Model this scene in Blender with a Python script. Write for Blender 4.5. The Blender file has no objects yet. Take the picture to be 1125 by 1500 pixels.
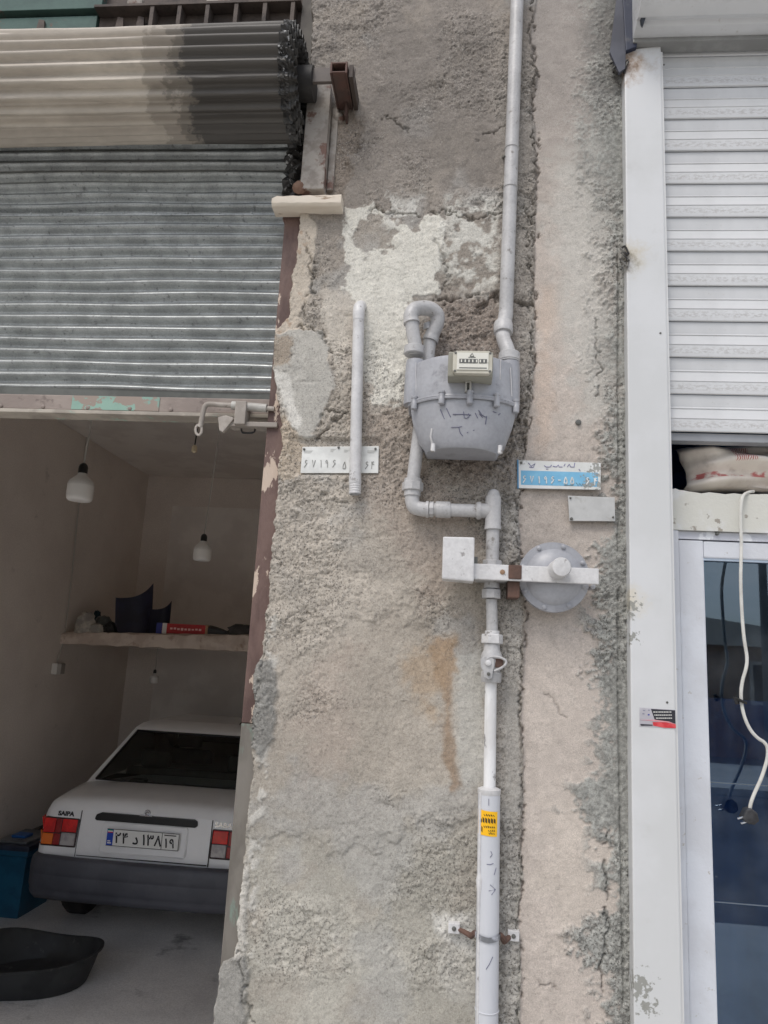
import bpy, bmesh, math, random
import numpy as np
from mathutils import Vector, Matrix
random.seed(7)
SC = bpy.context.scene
COL = SC.collection

# ------------------------------------------------------------------ camera
IW, IH, FPX = 1125.0, 1500.0, 1083.0
YAW, PITCH, ROLL = map(math.radians, (5.57, 11.0, 3.07))
CAM = np.array([0.0, -2.0, 2.1])
_f = np.array([-math.sin(YAW) * math.cos(PITCH), math.cos(YAW) * math.cos(PITCH), math.sin(PITCH)])
_r0 = np.array([math.cos(YAW), math.sin(YAW), 0.0]); _u0 = np.cross(_r0, _f)
_r = math.cos(ROLL) * _r0 + math.sin(ROLL) * _u0
_u = math.cos(ROLL) * _u0 - math.sin(ROLL) * _r0
cd = bpy.data.cameras.new('camera'); co = bpy.data.objects.new('camera', cd); COL.objects.link(co)
co.matrix_world = Matrix(((_r[0], _u[0], -_f[0], CAM[0]), (_r[1], _u[1], -_f[1], CAM[1]), (_r[2], _u[2], -_f[2], CAM[2]), (0, 0, 0, 1)))
cd.sensor_fit = 'VERTICAL'; cd.sensor_height = 36.0; cd.lens = 36.0 * FPX / IH
cd.clip_start = 0.05; cd.clip_end = 2000
SC.camera = co

# ------------------------------------------------------------------ sky, sun, exposure
SUN_EL, SUN_AZ = math.radians(55), math.radians(207)      # azimuth clockwise from +Y; the sun stands in front of the facade, veiled by cloud
wd = bpy.data.worlds.new('World'); SC.world = wd; wd.use_nodes = True
nt = wd.node_tree; nt.nodes.clear()
sky = nt.nodes.new('ShaderNodeTexSky'); sky.sky_type = 'NISHITA'; sky.sun_disc = False
sky.sun_elevation = SUN_EL; sky.sun_rotation = SUN_AZ; sky.dust_density = 2.0; sky.air_density = 1.0; sky.ozone_density = 1.0
tc = nt.nodes.new('ShaderNodeTexCoord')
cl = nt.nodes.new('ShaderNodeTexNoise'); cl.inputs['Scale'].default_value = 2.2; cl.inputs['Detail'].default_value = 7; cl.inputs['Roughness'].default_value = .55
mp = nt.nodes.new('ShaderNodeMapping'); mp.inputs['Scale'].default_value = (1, 1, 2.6)
rp = nt.nodes.new('ShaderNodeValToRGB'); rp.color_ramp.elements[0].position = .40; rp.color_ramp.elements[1].position = .62
mx = nt.nodes.new('ShaderNodeMixRGB'); mx.inputs[2].default_value = (7.6, 7.5, 7.4, 1)
bg = nt.nodes.new('ShaderNodeBackground'); bg.inputs['Strength'].default_value = 0.14
wo = nt.nodes.new('ShaderNodeOutputWorld')
L = nt.links.new
L(tc.outputs['Generated'], mp.inputs['Vector']); L(mp.outputs[0], cl.inputs['Vector']); L(cl.outputs['Fac'], rp.inputs['Fac'])
L(rp.outputs['Color'], mx.inputs[0]); L(sky.outputs['Color'], mx.inputs[1]); L(mx.outputs[0], bg.inputs['Color']); L(bg.outputs[0], wo.inputs['Surface'])
sl = bpy.data.lights.new('sun', 'SUN'); sl.energy = 1.4; sl.angle = math.radians(26); sl.color = (1, .97, .93)
so = bpy.data.objects.new('sun', sl); COL.objects.link(so)
_sd = Vector((math.sin(SUN_AZ) * math.cos(SUN_EL), math.cos(SUN_AZ) * math.cos(SUN_EL), math.sin(SUN_EL)))
so.rotation_euler = _sd.to_track_quat('Z', 'Y').to_euler(); so.location = (0, -6, 9)
vs = SC.view_settings; vs.view_transform = 'Standard'; vs.look = 'None'; vs.gamma = 1; vs.use_curve_mapping = False
vs.exposure = 0.22
SC.render.engine = 'CYCLES'
SC.cycles.use_denoising = True; SC.cycles.max_bounces = 14; SC.cycles.diffuse_bounces = 12
SC.cycles.sample_clamp_indirect = 6

# ------------------------------------------------------------------ helpers: photo pixels -> points on real surfaces
def ray(x, y): return _f + _r * (x - IW / 2) / FPX - _u * (y - IH / 2) / FPX
def W(x, y, Y=0.0):
    d = ray(x, y); p = CAM + d * (Y - CAM[1]) / d[1]; return Vector(p.tolist())
def WX(x, y, X):
    d = ray(x, y); p = CAM + d * (X - CAM[0]) / d[0]; return Vector(p.tolist())
def S(x, y, Y=0.0):                                  # metres per photo pixel at that point
    p = W(x, y, Y); return float((np.array(p) - CAM) @ _f) / FPX
def lin(c):
    out = []
    for v in c[:3]:
        v /= 255.0; out.append(v / 12.92 if v <= .04045 else ((v + .055) / 1.055) ** 2.4)
    return (*out, 1.0)

# ------------------------------------------------------------------ materials
MATS = {}
def mat(name, c1, c2=None, c3=None, scale=6, lo=.42, hi=.58, s3=None, lo3=.6, hi3=.66, rough=.55, metal=0.0, bump=0.0, bs=90, spec=.5,
        stretch=(1, 1, 1), rough2=None, grain=0.0, gs=300, coat=0.0, emit=None, off=(0, 0, 0)):
    if name in MATS: return MATS[name]
    m = bpy.data.materials.new(name); m.use_nodes = True; n = m.node_tree; N = n.nodes.new; L = n.links.new
    b = n.nodes['Principled BSDF']
    b.inputs['Roughness'].default_value = rough; b.inputs['Metallic'].default_value = metal; b.inputs['Specular IOR Level'].default_value = spec
    if coat: b.inputs['Coat Weight'].default_value = coat; b.inputs['Coat Roughness'].default_value = .08
    tc = N('ShaderNodeTexCoord'); mp = N('ShaderNodeMapping'); mp.inputs['Scale'].default_value = stretch; mp.inputs['Location'].default_value = off
    L(tc.outputs['Object'], mp.inputs['Vector'])
    def noise(sc, det=6, ro=.6):
        t = N('ShaderNodeTexNoise'); t.inputs['Scale'].default_value = sc; t.inputs['Detail'].default_value = det; t.inputs['Roughness'].default_value = ro
        L(mp.outputs[0], t.inputs['Vector']); return t.outputs['Fac']
    def step(src, a, bb):
        r = N('ShaderNodeMapRange'); r.interpolation_type = 'SMOOTHSTEP'; r.inputs[1].default_value = a; r.inputs[2].default_value = bb; L(src, r.inputs[0]); return r.outputs[0]
    def mix(fac, a, bcol, blend='MIX'):
        x = N('ShaderNodeMixRGB'); x.blend_type = blend
        if isinstance(fac, (int, float)): x.inputs[0].default_value = fac
        else: L(fac, x.inputs[0])
        for i, v in ((1, a), (2, bcol)):
            if isinstance(v, tuple): x.inputs[i].default_value = v
            else: L(v, x.inputs[i])
        return x.outputs[0]
    cur = lin(c1); m1 = None
    if c2:
        m1 = step(noise(scale), lo, hi); cur = mix(m1, cur, lin(c2))
    if c3:
        m3 = step(noise(s3 or scale * 2.3, 7, .65), lo3, hi3); cur = mix(m3, cur, lin(c3))
    if grain:
        g = step(noise(gs, 2, .5), .3, .7)
        gm = N('ShaderNodeMapRange'); gm.inputs[3].default_value = 1 - grain; gm.inputs[4].default_value = 1 + grain * .6; L(g, gm.inputs[0])
        cb = N('ShaderNodeCombineXYZ')
        for i in range(3): L(gm.outputs[0], cb.inputs[i])
        cur = mix(1.0, cur, cb.outputs[0], 'MULTIPLY')
    if isinstance(cur, tuple): b.inputs['Base Color'].default_value = cur
    else: L(cur, b.inputs['Base Color'])
    if rough2 is not None and m1 is not None:
        rr = N('ShaderNodeMapRange'); rr.inputs[3].default_value = rough; rr.inputs[4].default_value = rough2; L(m1, rr.inputs[0]); L(rr.outputs[0], b.inputs['Roughness'])
    if bump:
        bp = N('ShaderNodeBump'); bp.inputs['Strength'].default_value = bump; bp.inputs['Distance'].default_value = .004
        L(noise(bs, 5, .6), bp.inputs['Height']); L(bp.outputs[0], b.inputs['Normal'])
    MATS[name] = m; return m

# ------------------------------------------------------------------ mesh builder
class MB:
    def __init__(s): s.v = []; s.f = []
    def add(s, vs, fs):
        o = len(s.v); s.v += [tuple(p) for p in vs]; s.f += [tuple(i + o for i in q) for q in fs]; return s
    def box(s, x0, x1, y0, y1, z0, z1):
        return s.add([(x0, y0, z0), (x1, y0, z0), (x1, y1, z0), (x0, y1, z0), (x0, y0, z1), (x1, y0, z1), (x1, y1, z1), (x0, y1, z1)],
                     [(0, 3, 2, 1), (4, 5, 6, 7), (0, 1, 5, 4), (1, 2, 6, 5), (2, 3, 7, 6), (3, 0, 4, 7)])
    def prism(s, pts, vec):
        n = len(pts); vec = Vector(vec); a = [Vector(p) for p in pts]; b = [p + vec for p in a]
        return s.add(a + b, [tuple(range(n - 1, -1, -1)), tuple(range(n, 2 * n))] + [(i, (i + 1) % n, n + (i + 1) % n, n + i) for i in range(n)])
    def tube(s, pts, r, n=14, cap=True, spin=0.0):
        pts = [Vector(p) for p in pts]; k = len(pts); rs = r if isinstance(r, (list, tuple)) else [r] * k
        T = [(pts[min(i + 1, k - 1)] - pts[max(i - 1, 0)]).normalized() for i in range(k)]
        u = T[0].orthogonal().normalized(); V = []
        for i in range(k):
            u = (u - T[i] * u.dot(T[i])).normalized(); w = T[i].cross(u)
            for j in range(n):
                a = 2 * math.pi * j / n + spin; V.append(pts[i] + (u * math.cos(a) + w * math.sin(a)) * rs[i])
        Fc = [(i * n + j, i * n + (j + 1) % n, (i + 1) * n + (j + 1) % n, (i + 1) * n + j) for i in range(k - 1) for j in range(n)]
        if cap: Fc += [tuple(range(n - 1, -1, -1)), tuple(range((k - 1) * n, k * n))]
        return s.add(V, Fc)
    def cyl(s, p0, p1, r0, r1=None, n=20, cap=True): return s.tube([p0, p1], [r0, r1 if r1 is not None else r0], n, cap)
    def lathe(s, c, ax, prof, n=28):                    # prof: (radius, distance along ax)
        c = Vector(c); ax = Vector(ax).normalized(); u = ax.orthogonal().normalized(); w = ax.cross(u); V = []
        for r, h in prof:
            for j in range(n):
                a = 2 * math.pi * j / n; V.append(c + ax * h + (u * math.cos(a) + w * math.sin(a)) * max(r, 1e-4))
        k = len(prof)
        Fc = [(i * n + j, i * n + (j + 1) % n, (i + 1) * n + (j + 1) % n, (i + 1) * n + j) for i in range(k - 1) for j in range(n)]
        Fc += [tuple(range(n - 1, -1, -1)), tuple(range((k - 1) * n, k * n))]
        return s.add(V, Fc)
    def grid(s, rows, close=False):
        nr = len(rows); nc = len(rows[0]); V = [p for r in rows for p in r]
        Fc = [(i * nc + j, i * nc + (j + 1) % nc, (i + 1) * nc + (j + 1) % nc, (i + 1) * nc + j) for i in range(nr - 1) for j in range(nc if close else nc - 1)]
        return s.add(V, Fc)
    def mesh(s, name, m, smooth=40, bev=0.0, seg=2):
        me = bpy.data.meshes.new(name); me.from_pydata(s.v, [], s.f)
        bm = bmesh.new(); bm.from_mesh(me)
        bmesh.ops.recalc_face_normals(bm, faces=bm.faces)
        if bev:
            es = [e for e in bm.edges if len(e.link_faces) == 2 and e.calc_face_angle(0) > .5]
            if es: bmesh.ops.bevel(bm, geom=es, offset=bev, segments=seg, affect='EDGES', profile=.6, clamp_overlap=True)
        bm.to_mesh(me); bm.free()
        if smooth:
            me.shade_smooth(); me.set_sharp_from_angle(angle=math.radians(smooth))
        if m: me.materials.append(m)
        return me
    def obj(s, name, m, parent=None, smooth=40, bev=0.0, seg=2): return link(s.mesh(name, m, smooth, bev, seg), name, parent)
def link(me, name, parent=None):
    o = bpy.data.objects.new(name, me); COL.objects.link(o)
    if parent is not None:
        o.parent = parent
        r = parent
        while r.parent: r = r.parent
        if r.get('_world'): o.matrix_parent_inverse = Matrix.Translation(-Vector(r.location)) if parent is r else Matrix.Identity(4)
    return o
def tag(o, label=None, cat=None, group=None, kind=None):
    if label: o['label'] = label
    if cat: o['category'] = cat
    if group: o['group'] = group
    if kind: o['kind'] = kind
    return o
def thing(name, label, cat, loc=(0, 0, 0), group=None, world=True):
    o = bpy.data.objects.new(name, None); COL.objects.link(o); o.location = loc; o.empty_display_size = .1
    if world: o['_world'] = 1                       # its parts are written in scene coordinates
    return tag(o, label, cat, group)
def smooth_path(pts, n=6):
    P = [Vector(p) for p in pts]; P = [P[0] * 2 - P[1]] + P + [P[-1] * 2 - P[-2]]; out = []
    for i in range(1, len(P) - 2):
        a, b, c, d = P[i - 1:i + 3]
        for k in range(n):
            t = k / n; out.append(.5 * ((2 * b) + (c - a) * t + (2 * a - 5 * b + 4 * c - d) * t * t + (3 * b - a - 3 * c + d) * t ** 3))
    return out + [P[-2]]
def text_mesh(s, name, size, m, extrude=.0008, bold=0.0):
    c = bpy.data.curves.new(name, 'FONT'); c.body = s; c.size = size; c.extrude = extrude; c.offset = bold; c.align_x = 'CENTER'; c.align_y = 'CENTER'; c.resolution_u = 3
    o = bpy.data.objects.new(name, c); COL.objects.link(o)
    me = bpy.data.meshes.new_from_object(o.evaluated_get(bpy.context.evaluated_depsgraph_get()))
    bpy.data.objects.remove(o); bpy.data.curves.remove(c); me.materials.clear(); me.materials.append(m); me.name = name; return me
def text_on(s, name, size, m, parent, loc, rot=(math.pi / 2, 0, 0), scale=(1, 1, 1), bold=0.0):
    o = bpy.data.objects.new(name, text_mesh(s, name, size, m, bold=bold)); COL.objects.link(o)
    M = Matrix.LocRotScale(Vector(loc), __import__('mathutils').Euler(rot), Vector(scale))
    o.data.transform(M)
    if parent is not None:
        o.parent = parent
        if parent.get('_world'): o.matrix_parent_inverse = Matrix.Translation(-Vector(parent.location))
    return o
# numpy value noise
_tab = {}
def vn(x, y, seed):
    if seed not in _tab: q = np.random.RandomState(seed).rand(257, 257); q[256] = q[0]; q[:, 256] = q[:, 0]; _tab[seed] = q
    t = _tab[seed]; xi = np.floor(x).astype(int); yi = np.floor(y).astype(int); fx = x - xi; fy = y - yi
    fx = fx * fx * (3 - 2 * fx); fy = fy * fy * (3 - 2 * fy); a = xi % 256; b = yi % 256
    return (t[a, b] * (1 - fx) + t[a + 1, b] * fx) * (1 - fy) + (t[a, b + 1] * (1 - fx) + t[a + 1, b + 1] * fx) * fy
def fbm(x, y, seed, oc=4, g=.5):
    v = 0; A = 1; T = 0
    for i in range(oc):
        v = v + A * vn(x * 2.03 ** i + 17.3 * i, y * 2.03 ** i + 5.1 * i, seed + i); T += A; A *= g
    return v / T
def ss(v, a, b):
    t = np.clip((v - a) / (b - a), 0, 1); return t * t * (3 - 2 * t)

# ================================================================== GROUND, STREET
def sheet(name, x0, x1, y0, y1, z, m, kind='structure', parent=None):
    o = MB().add([(x0, y0, z), (x1, y0, z), (x1, y1, z), (x0, y1, z)], [(0, 1, 2, 3)]).obj(name, m, parent, 0)
    if parent is None: o['kind'] = kind
    return o
m_dirt = mat('packed_earth', (120, 110, 98), (140, 130, 118), scale=.3, rough=.9, bump=.4, bs=8)
m_road = mat('asphalt', (92, 91, 90), (106, 104, 102), scale=.8, rough=.85, bump=.5, bs=60, grain=.2, gs=120)
m_pave = mat('pavement_concrete', (204, 202, 197), (190, 188, 183), scale=1.2, rough=.85, bump=.4, bs=40, grain=.15, gs=150)
m_floor = mat('garage_concrete', (222, 221, 219), (196, 195, 194), (132, 131, 131), scale=1.5, lo=.35, hi=.7, s3=2.3, lo3=.58, hi3=.72, rough=.62, rough2=.4, bump=.35, bs=30, grain=.14, gs=120)
sheet('ground', -400, 400, -400, 400, -.16, m_dirt)
sheet('road', -120, 120, -13, -5, -.13, m_road)
o = MB().box(-120, 120, -5, .22, -.30, 0.0).obj('pavement', m_pave, None, 0); o['kind'] = 'structure'
o = MB().box(-120, 120, -17, -13, -.30, 0.0).obj('pavement', m_pave, None, 0); o['kind'] = 'structure'
o = MB().box(-3.5, -.45, .22, 6.0, -.30, .004).obj('floor', m_floor, None, 0); o['kind'] = 'structure'
o = MB().box(.5, 4.5, .22, 5.0, -.30, .004).obj('floor', m_floor, None, 0); o['kind'] = 'structure'

# low buildings and a lamp pole across the street: they show in the door glass
m_brick = mat('far_brick', (168, 142, 122), (150, 126, 110), scale=3, rough=.9, bump=.4, bs=15)
m_fplas = mat('far_plaster', (206, 198, 186), (190, 182, 172), scale=1.2, rough=.9)
m_dark = mat('dark_opening', (38, 38, 42), rough=.4)
def far_house(label, x0, x1, h, m, wins, door):
    t = thing('street_house', label, 'building', ((x0 + x1) / 2, -20, 0))
    b = MB().box(x0, x1, -27, -20, -.3, h); b.obj('wall', m, t, 0)
    MB().prism([(x0 - .2, -19.7, h), (x1 + .2, -19.7, h), (x1 + .2, -19.7, h + .15), (x0 + (x1 - x0) * .68, -19.7, h + .95), (x0 - .2, -19.7, h + .15)], (0, -7.5, 0)).obj('roof', m_fplas, t, 0)
    for wx in wins:
        w = MB().box(wx, wx + 1.3, -19.98, -19.9, 1.3, 2.5).obj('window', m_fplas, t, 0)
        MB().box(wx + .1, wx + 1.2, -19.9, -19.88, 1.4, 2.4).obj('pane', m_dark, w, 0)
    MB().box(door, door + 2.6, -19.98, -19.9, .0, 2.6).obj('door', m_dark, t, 0)
far_house('low brick house across the street reflected in the door glass', -8, 12, 2.9, m_brick, (-6, 2.2, 8.4), -2)
far_house('taller plastered house next to the low brick house across the street', 12.2, 26, 3.9, m_fplas, (14, 20), 16.4)
t = thing('lamp_pole', 'grey lamp pole on the far pavement reflected in the door glass', 'lamp pole', (6.9, -15, 0))
MB().tube([(6.9, -15, 0), (6.9, -15, 7.2)], [.11, .07], 12).obj('pole', mat('pole_steel', (120, 122, 122), rough=.5, metal=.4), t)
MB().tube(smooth_path([(6.9, -15, 7.1), (6.9, -14.6, 7.5), (6.9, -13.6, 7.6)]), .04, 8).obj('arm', MATS['pole_steel'], t)
MB().box(6.75, 7.05, -13.7, -12.9, 7.52, 7.66).obj('lamp_head', MATS['pole_steel'], t, 0, .03)

# ================================================================== PLASTERED WALL BETWEEN THE GARAGE AND THE SHOP
def build_wall():
    xs = np.arange(-.552, .482, .0027)
    zs = np.concatenate([np.arange(-.1, 1.02, .03), np.arange(1.03, 4.36, .0027), np.arange(4.4, 5.2, .03)])
    X, Z = np.meshgrid(xs, zs)
    P = np.stack([X, np.zeros_like(X), Z], -1) - CAM
    d = P @ _f; PX = IW / 2 + FPX * (P @ _r) / d; PY = IH / 2 - FPX * (P @ _u) / d
    n1 = fbm(X * 11, Z * 11, 1, 5); n2 = fbm(X * 45, Z * 45, 11, 4); n3 = fbm(X * 130, Z * 130, 21, 3); n4 = fbm(X * 3.2, Z * 3.2, 31, 4); n5 = fbm(X * 26, Z * 26, 41, 4, .6)
    nf = fbm(X * 240, Z * 240, 51, 2)
    edge = (n5 - .5) * 60 + (n2 - .5) * 22              # wobble of patch outlines, photo px
    def sd(poly):                                        # signed distance, negative inside
        poly = np.array(poly, float); D = np.full(PX.shape, 1e9); ins = np.zeros(PX.shape, bool)
        for i in range(len(poly)):
            a, b = poly[i], poly[(i + 1) % len(poly)]; e = b - a
            t = np.clip(((PX - a[0]) * e[0] + (PY - a[1]) * e[1]) / (e @ e), 0, 1)
            D = np.minimum(D, np.hypot(PX - a[0] - t * e[0], PY - a[1] - t * e[1]))
            c = ((a[1] <= PY) & (b[1] > PY)) | ((b[1] <= PY) & (a[1] > PY))
            with np.errstate(divide='ignore', invalid='ignore'):
                xi = a[0] + (PY - a[1]) / (e[1] if e[1] else 1e-9) * e[0]
            ins ^= c & (PX < xi)
        return np.where(ins, -D, D)
    def dl(line):                                        # distance to a polyline
        line = np.array(line, float); D = np.full(PX.shape, 1e9)
        for a, b in zip(line[:-1], line[1:]):
            e = b - a; t = np.clip(((PX - a[0]) * e[0] + (PY - a[1]) * e[1]) / (e @ e), 0, 1)
            D = np.minimum(D, np.hypot(PX - a[0] - t * e[0], PY - a[1] - t * e[1]))
        return D
    def mask(poly, wob=1.0, soft=4): return 1 - ss(sd(poly) + edge * wob, -soft, soft)
    def xat(pts): p = np.array(pts, float); return np.interp(PY, p[:, 1], p[:, 0])
    col = np.zeros(X.shape + (3,)); rgb = lambda *c: np.array(lin(c)[:3])
    # ---- base cement, browner at the top, paler at the bottom
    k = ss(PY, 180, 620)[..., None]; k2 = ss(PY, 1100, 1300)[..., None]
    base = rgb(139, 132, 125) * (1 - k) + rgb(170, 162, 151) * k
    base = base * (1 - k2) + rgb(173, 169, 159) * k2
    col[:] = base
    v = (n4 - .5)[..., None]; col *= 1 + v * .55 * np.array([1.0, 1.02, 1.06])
    b = ss(n1, .52, .72)[..., None]; col = col * (1 - b * .38) + rgb(158, 149, 138) * b * .38
    b = ss(fbm(X * 7, Z * 7, 61, 4), .55, .7)[..., None]; col = col * (1 - b * .45) + rgb(166, 165, 162) * b * .45
    R = np.ones(X.shape); h = .012 + .016 * (n4 - .5)
    def paint(m, c, rough=None, lift=0.0, amt=1.0):
        nonlocal col, R, h
        mm = (m * amt)[..., None]; col = col * (1 - mm) + rgb(*c) * mm
        if rough is not None: R = R * (1 - m) + rough * m
        h = h + m * lift
    # dark browner rough zone behind the meter and beside it
    paint(mask([(640, 440), (760, 420), (770, 640), (765, 720), (700, 720), (640, 690), (600, 600), (600, 520)], .6, 18), (138, 126, 117), 1.3, -.004, .8)
    paint(mask([(535, 600), (600, 590), (640, 690), (700, 800), (640, 900), (520, 720)], .9, 20), (160, 147, 136), 1.1, 0, .6)
    # upper part blotches
    paint(mask([(560, 50), (720, 40), (735, 250), (700, 290), (600, 260), (540, 160)], 1.2, 25), (123, 117, 111), 1.0, 0, .6)
    # whitewash left over around the left pipe
    paint(mask([(470, 430), (600, 425), (602, 590), (545, 605), (500, 560), (476, 500)], .6, 6), (196, 188, 177), .8, .001, .7)
    wp = mask([(508, 310), (548, 308), (575, 330), (610, 345), (640, 318), (655, 340), (640, 436), (606, 440), (604, 520), (606, 565), (585, 600), (548, 596), (530, 530), (528, 455), (500, 430), (520, 400), (500, 350)], .45, 1.5)
    wp *= 1 - mask([(525, 330), (560, 325), (585, 350), (545, 385), (520, 370)], .5, 2) * .9
    paint(wp, (216, 213, 203), .75, .0025, .9)
    w2 = mask([(640, 330), (655, 300), (735, 300), (740, 400), (725, 445), (660, 420), (640, 400)], .8, 16)
    paint(w2 * ss(n2 + n5 * .5, .62, .82), (205, 203, 195), .9, .001, .85)
    sp = mask([(540, 290), (620, 285), (640, 345), (560, 345)], 1.2, 18) * ss(n5, .53, .57)
    paint(sp, (206, 204, 197), None, .001, .8)
    lw = mask([(470, 440), (510, 460), (505, 560), (480, 540)], .8, 3); paint(lw, (196, 189, 178), .8, .001, .7)
    # cream strip along the steel jamb, upper left
    paint(mask([(430, 318), (460, 312), (464, 350), (458, 420), (455, 440), (440, 470), (470, 500), (490, 530), (470, 560), (430, 520), (400, 500)], .3, 2), (198, 187, 172), .35, .005, .8)
    paint(mask([(425, 318), (452, 312), (440, 470), (410, 500)], .6, 4) * ss(n2, .55, .68), (150, 122, 98), None, 0, .6)
    paint(mask([(405, 610), (440, 620), (450, 700), (405, 705)], .4, 4), (186, 170, 150), .9, 0, .7)
    # trowelled grey patch left of the plate
    gp = mask([(404, 500), (440, 488), (475, 490), (482, 520), (492, 560), (478, 620), (455, 650), (440, 645), (420, 600), (403, 552)], .28, 2)
    paint(gp, (178, 175, 168), .35, .008, .95)
    paint(mask([(402, 505), (432, 500), (428, 540), (404, 545)], .5, 4), (150, 136, 120), .6, 0, .8)
    paint(mask([(404, 548), (425, 552), (445, 620), (438, 642), (412, 590)], .3, 3), (212, 209, 202), .3, .001, .8)
    # pale strip and flakes along the jamb below
    paint(mask([(395, 900), (415, 890), (410, 1000), (398, 1120), (388, 1250), (372, 1400), (352, 1400), (365, 1180), (380, 1040)], .35, 5) * ss(n5 + n2 * .6, .80, .92), (190, 187, 180), .9, .003, .8)
    paint(mask([(372, 968), (402, 965), (408, 1010), (402, 1080), (385, 1118), (366, 1095)], .4, 3), (132, 131, 127), 1.1, .007, .9)
    paint(mask([(348, 1270), (366, 1265), (360, 1400), (344, 1402)], .2, 3), (190, 186, 178), .8, .006, .85)
    paint(mask([(318, 1400), (360, 1395), (365, 1450), (358, 1510), (300, 1510)], .4, 3), (146, 144, 139), 1.1, .012, .9)
    # thick upper coat ending in a ridge, smoother coat below
    yr = xat([(0, 0)]) * 0 + np.interp(PX, [330, 430, 500, 560, 600, 700, 770], [1230, 1228, 1245, 1236, 1205, 1192, 1205])
    up = 1 - ss(PY - yr + edge * .9, -8, 8); left = 1 - ss(PX, 750, 775)
    h += up * left * .005; R *= 1 - (1 - up) * left * .35
    yr2 = np.interp(PX, [430, 520, 580, 640, 700], [985, 905, 900, 915, 950]); u2 = 1 - ss(PY - yr2 + edge * 1.1, -10, 10)
    h += u2 * left * .004; R *= 1 - (1 - u2) * up * left * .25
    # white wash around pipe, clamp
    paint(mask([(636, 1338), (692, 1335), (695, 1400), (650, 1375), (634, 1362)], .3, 5), (208, 206, 200), .35, .001, .8)
    paint(mask([(640, 1340), (705, 1330), (700, 1500), (640, 1440)], .7, 16), (190, 187, 180), .6, 0, .5)
    paint(mask([(660, 960), (712, 950), (712, 1150), (672, 1150)], .5, 10), (182, 181, 175), .7, 0, .65)
    paint(mask([(720, 760), (760, 740), (762, 800), (735, 830)], .5, 8), (196, 192, 186), .6, 0, .7)
    # ---- pinkish coat right of the joint
    joint = [(788, -60), (785, 0), (775, 60), (788, 110), (778, 150), (786, 240), (783, 330), (781, 420), (783, 520), (776, 600), (767, 690), (758, 760), (763, 830), (768, 900), (766, 960), (763, 1050), (766, 1150), (762, 1220), (765, 1280), (758, 1330), (762, 1400), (758, 1560)]
    jx = xat(joint); pk = ss(PX - jx + edge * .10, -1, 2)
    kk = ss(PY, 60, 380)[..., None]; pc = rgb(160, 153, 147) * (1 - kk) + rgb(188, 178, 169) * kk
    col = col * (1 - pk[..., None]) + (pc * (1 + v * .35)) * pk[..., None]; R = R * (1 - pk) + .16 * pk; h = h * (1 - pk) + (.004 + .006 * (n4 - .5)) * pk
    paint(pk * mask([(810, 240), (870, 200), (895, 300), (895, 600), (850, 610), (830, 520), (815, 420)], 1.2, 26), (190, 187, 180), None, 0, .75)
    paint(pk * mask([(790, 420), (812, 420), (808, 640), (785, 660)], .6, 12), (200, 180, 164), None, 0, .5)
    paint(pk * mask([(800, 1180), (880, 1200), (885, 1350), (820, 1380), (780, 1300)], 1.2, 25), (198, 188, 177), None, 0, .6)
    strip = ss(jx - PX, 0, 6) * (1 - ss(jx - PX, 40, 62)) * ss(PY, 40, 120); paint(strip, (146, 141, 134), 1.9, .004, .55)
    st2 = ss(jx - PX, 3, 7) * (1 - ss(jx - PX, 20, 34)) * ss(PY, 850, 950); paint(st2, (166, 163, 157), .9, 0, .6)
    # ---- dark cement smeared along the shop post
    gb = xat([(868, -60), (872, 0), (884, 80), (868, 140), (862, 200), (882, 290), (898, 350), (900, 420), (893, 520), (900, 570), (884, 640), (896, 700), (894, 770), (880, 800), (872, 860), (876, 900), (872, 960), (868, 1010), (884, 1060), (884, 1120), (846, 1160), (836, 1185), (882, 1215), (888, 1280), (896, 1330), (852, 1365), (846, 1395), (888, 1430), (886, 1500), (880, 1560)])
    soft = 4 + 26 * (1 - ss(PY, 520, 700)); gm = ss((PX - gb + 10 * (1 - ss(PY, 520, 700)) + edge * .5 + (n3 - .5) * 46 + (n2 - .5) * 40) / (soft + 7), -1, 1)
    speck = ss(PX - gb + edge * .3, -42, -5) * ss(n5 + (n2 - .5) * .8, .56, .60) * (ss(PY, 620, 700) + .0)
    gm = np.maximum(gm, speck * .85)
    gcol = rgb(144, 144, 139) * (1 + (n1 - .5)[..., None] * .5) * (1 + (n3 - .5)[..., None] * .9)
    col = col * (1 - gm[..., None]) + gcol * gm[..., None]; R = R * (1 - gm) + .95 * gm; h = h + gm * .0025
    vl = PX - xat([(880, -60), (900, 0), (905, 400), (905, 760), (905, 1000), (910, 1300), (915, 1560)])
    h -= .010 * np.exp(-(vl / 1.6) ** 2) * ss(n1, .38, .5) * ss(PY, 300, 420)
    # water stains on the upper face, dirt drip, rust
    paint(mask([(628, 945), (645, 934), (664, 940), (662, 1060), (668, 1120), (678, 1148), (660, 1158), (652, 1120), (648, 1010), (634, 985)], .28, 5), (140, 116, 92), None, 0, .68)
    paint(mask([(600, 950), (660, 935), (662, 1000), (630, 1040), (600, 1010)], 1.0, 18), (172, 148, 120), None, 0, .5)
    paint(mask([(380, 700), (560, 720), (560, 880), (390, 900)], 1.3, 40) * ss(n1, .5, .65), (158, 152, 143), 1.3, .002, .6)
    paint(mask([(470, 960), (520, 940), (520, 1100), (450, 1150), (430, 1060)], 1.3, 25), (174, 161, 150), None, 0, .5)
    soot = mask([(880, -60), (915, -60), (915, 130), (870, 160), (860, 60)], .8, 12); paint(soot, (120, 119, 116), None, 0, .55)
    # ---- cracks and broken edges: real grooves
    dist = lambda line, w=.10: dl(line) + np.abs(n2 - .5) * 7 + (n5 - .5) * 2
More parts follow.
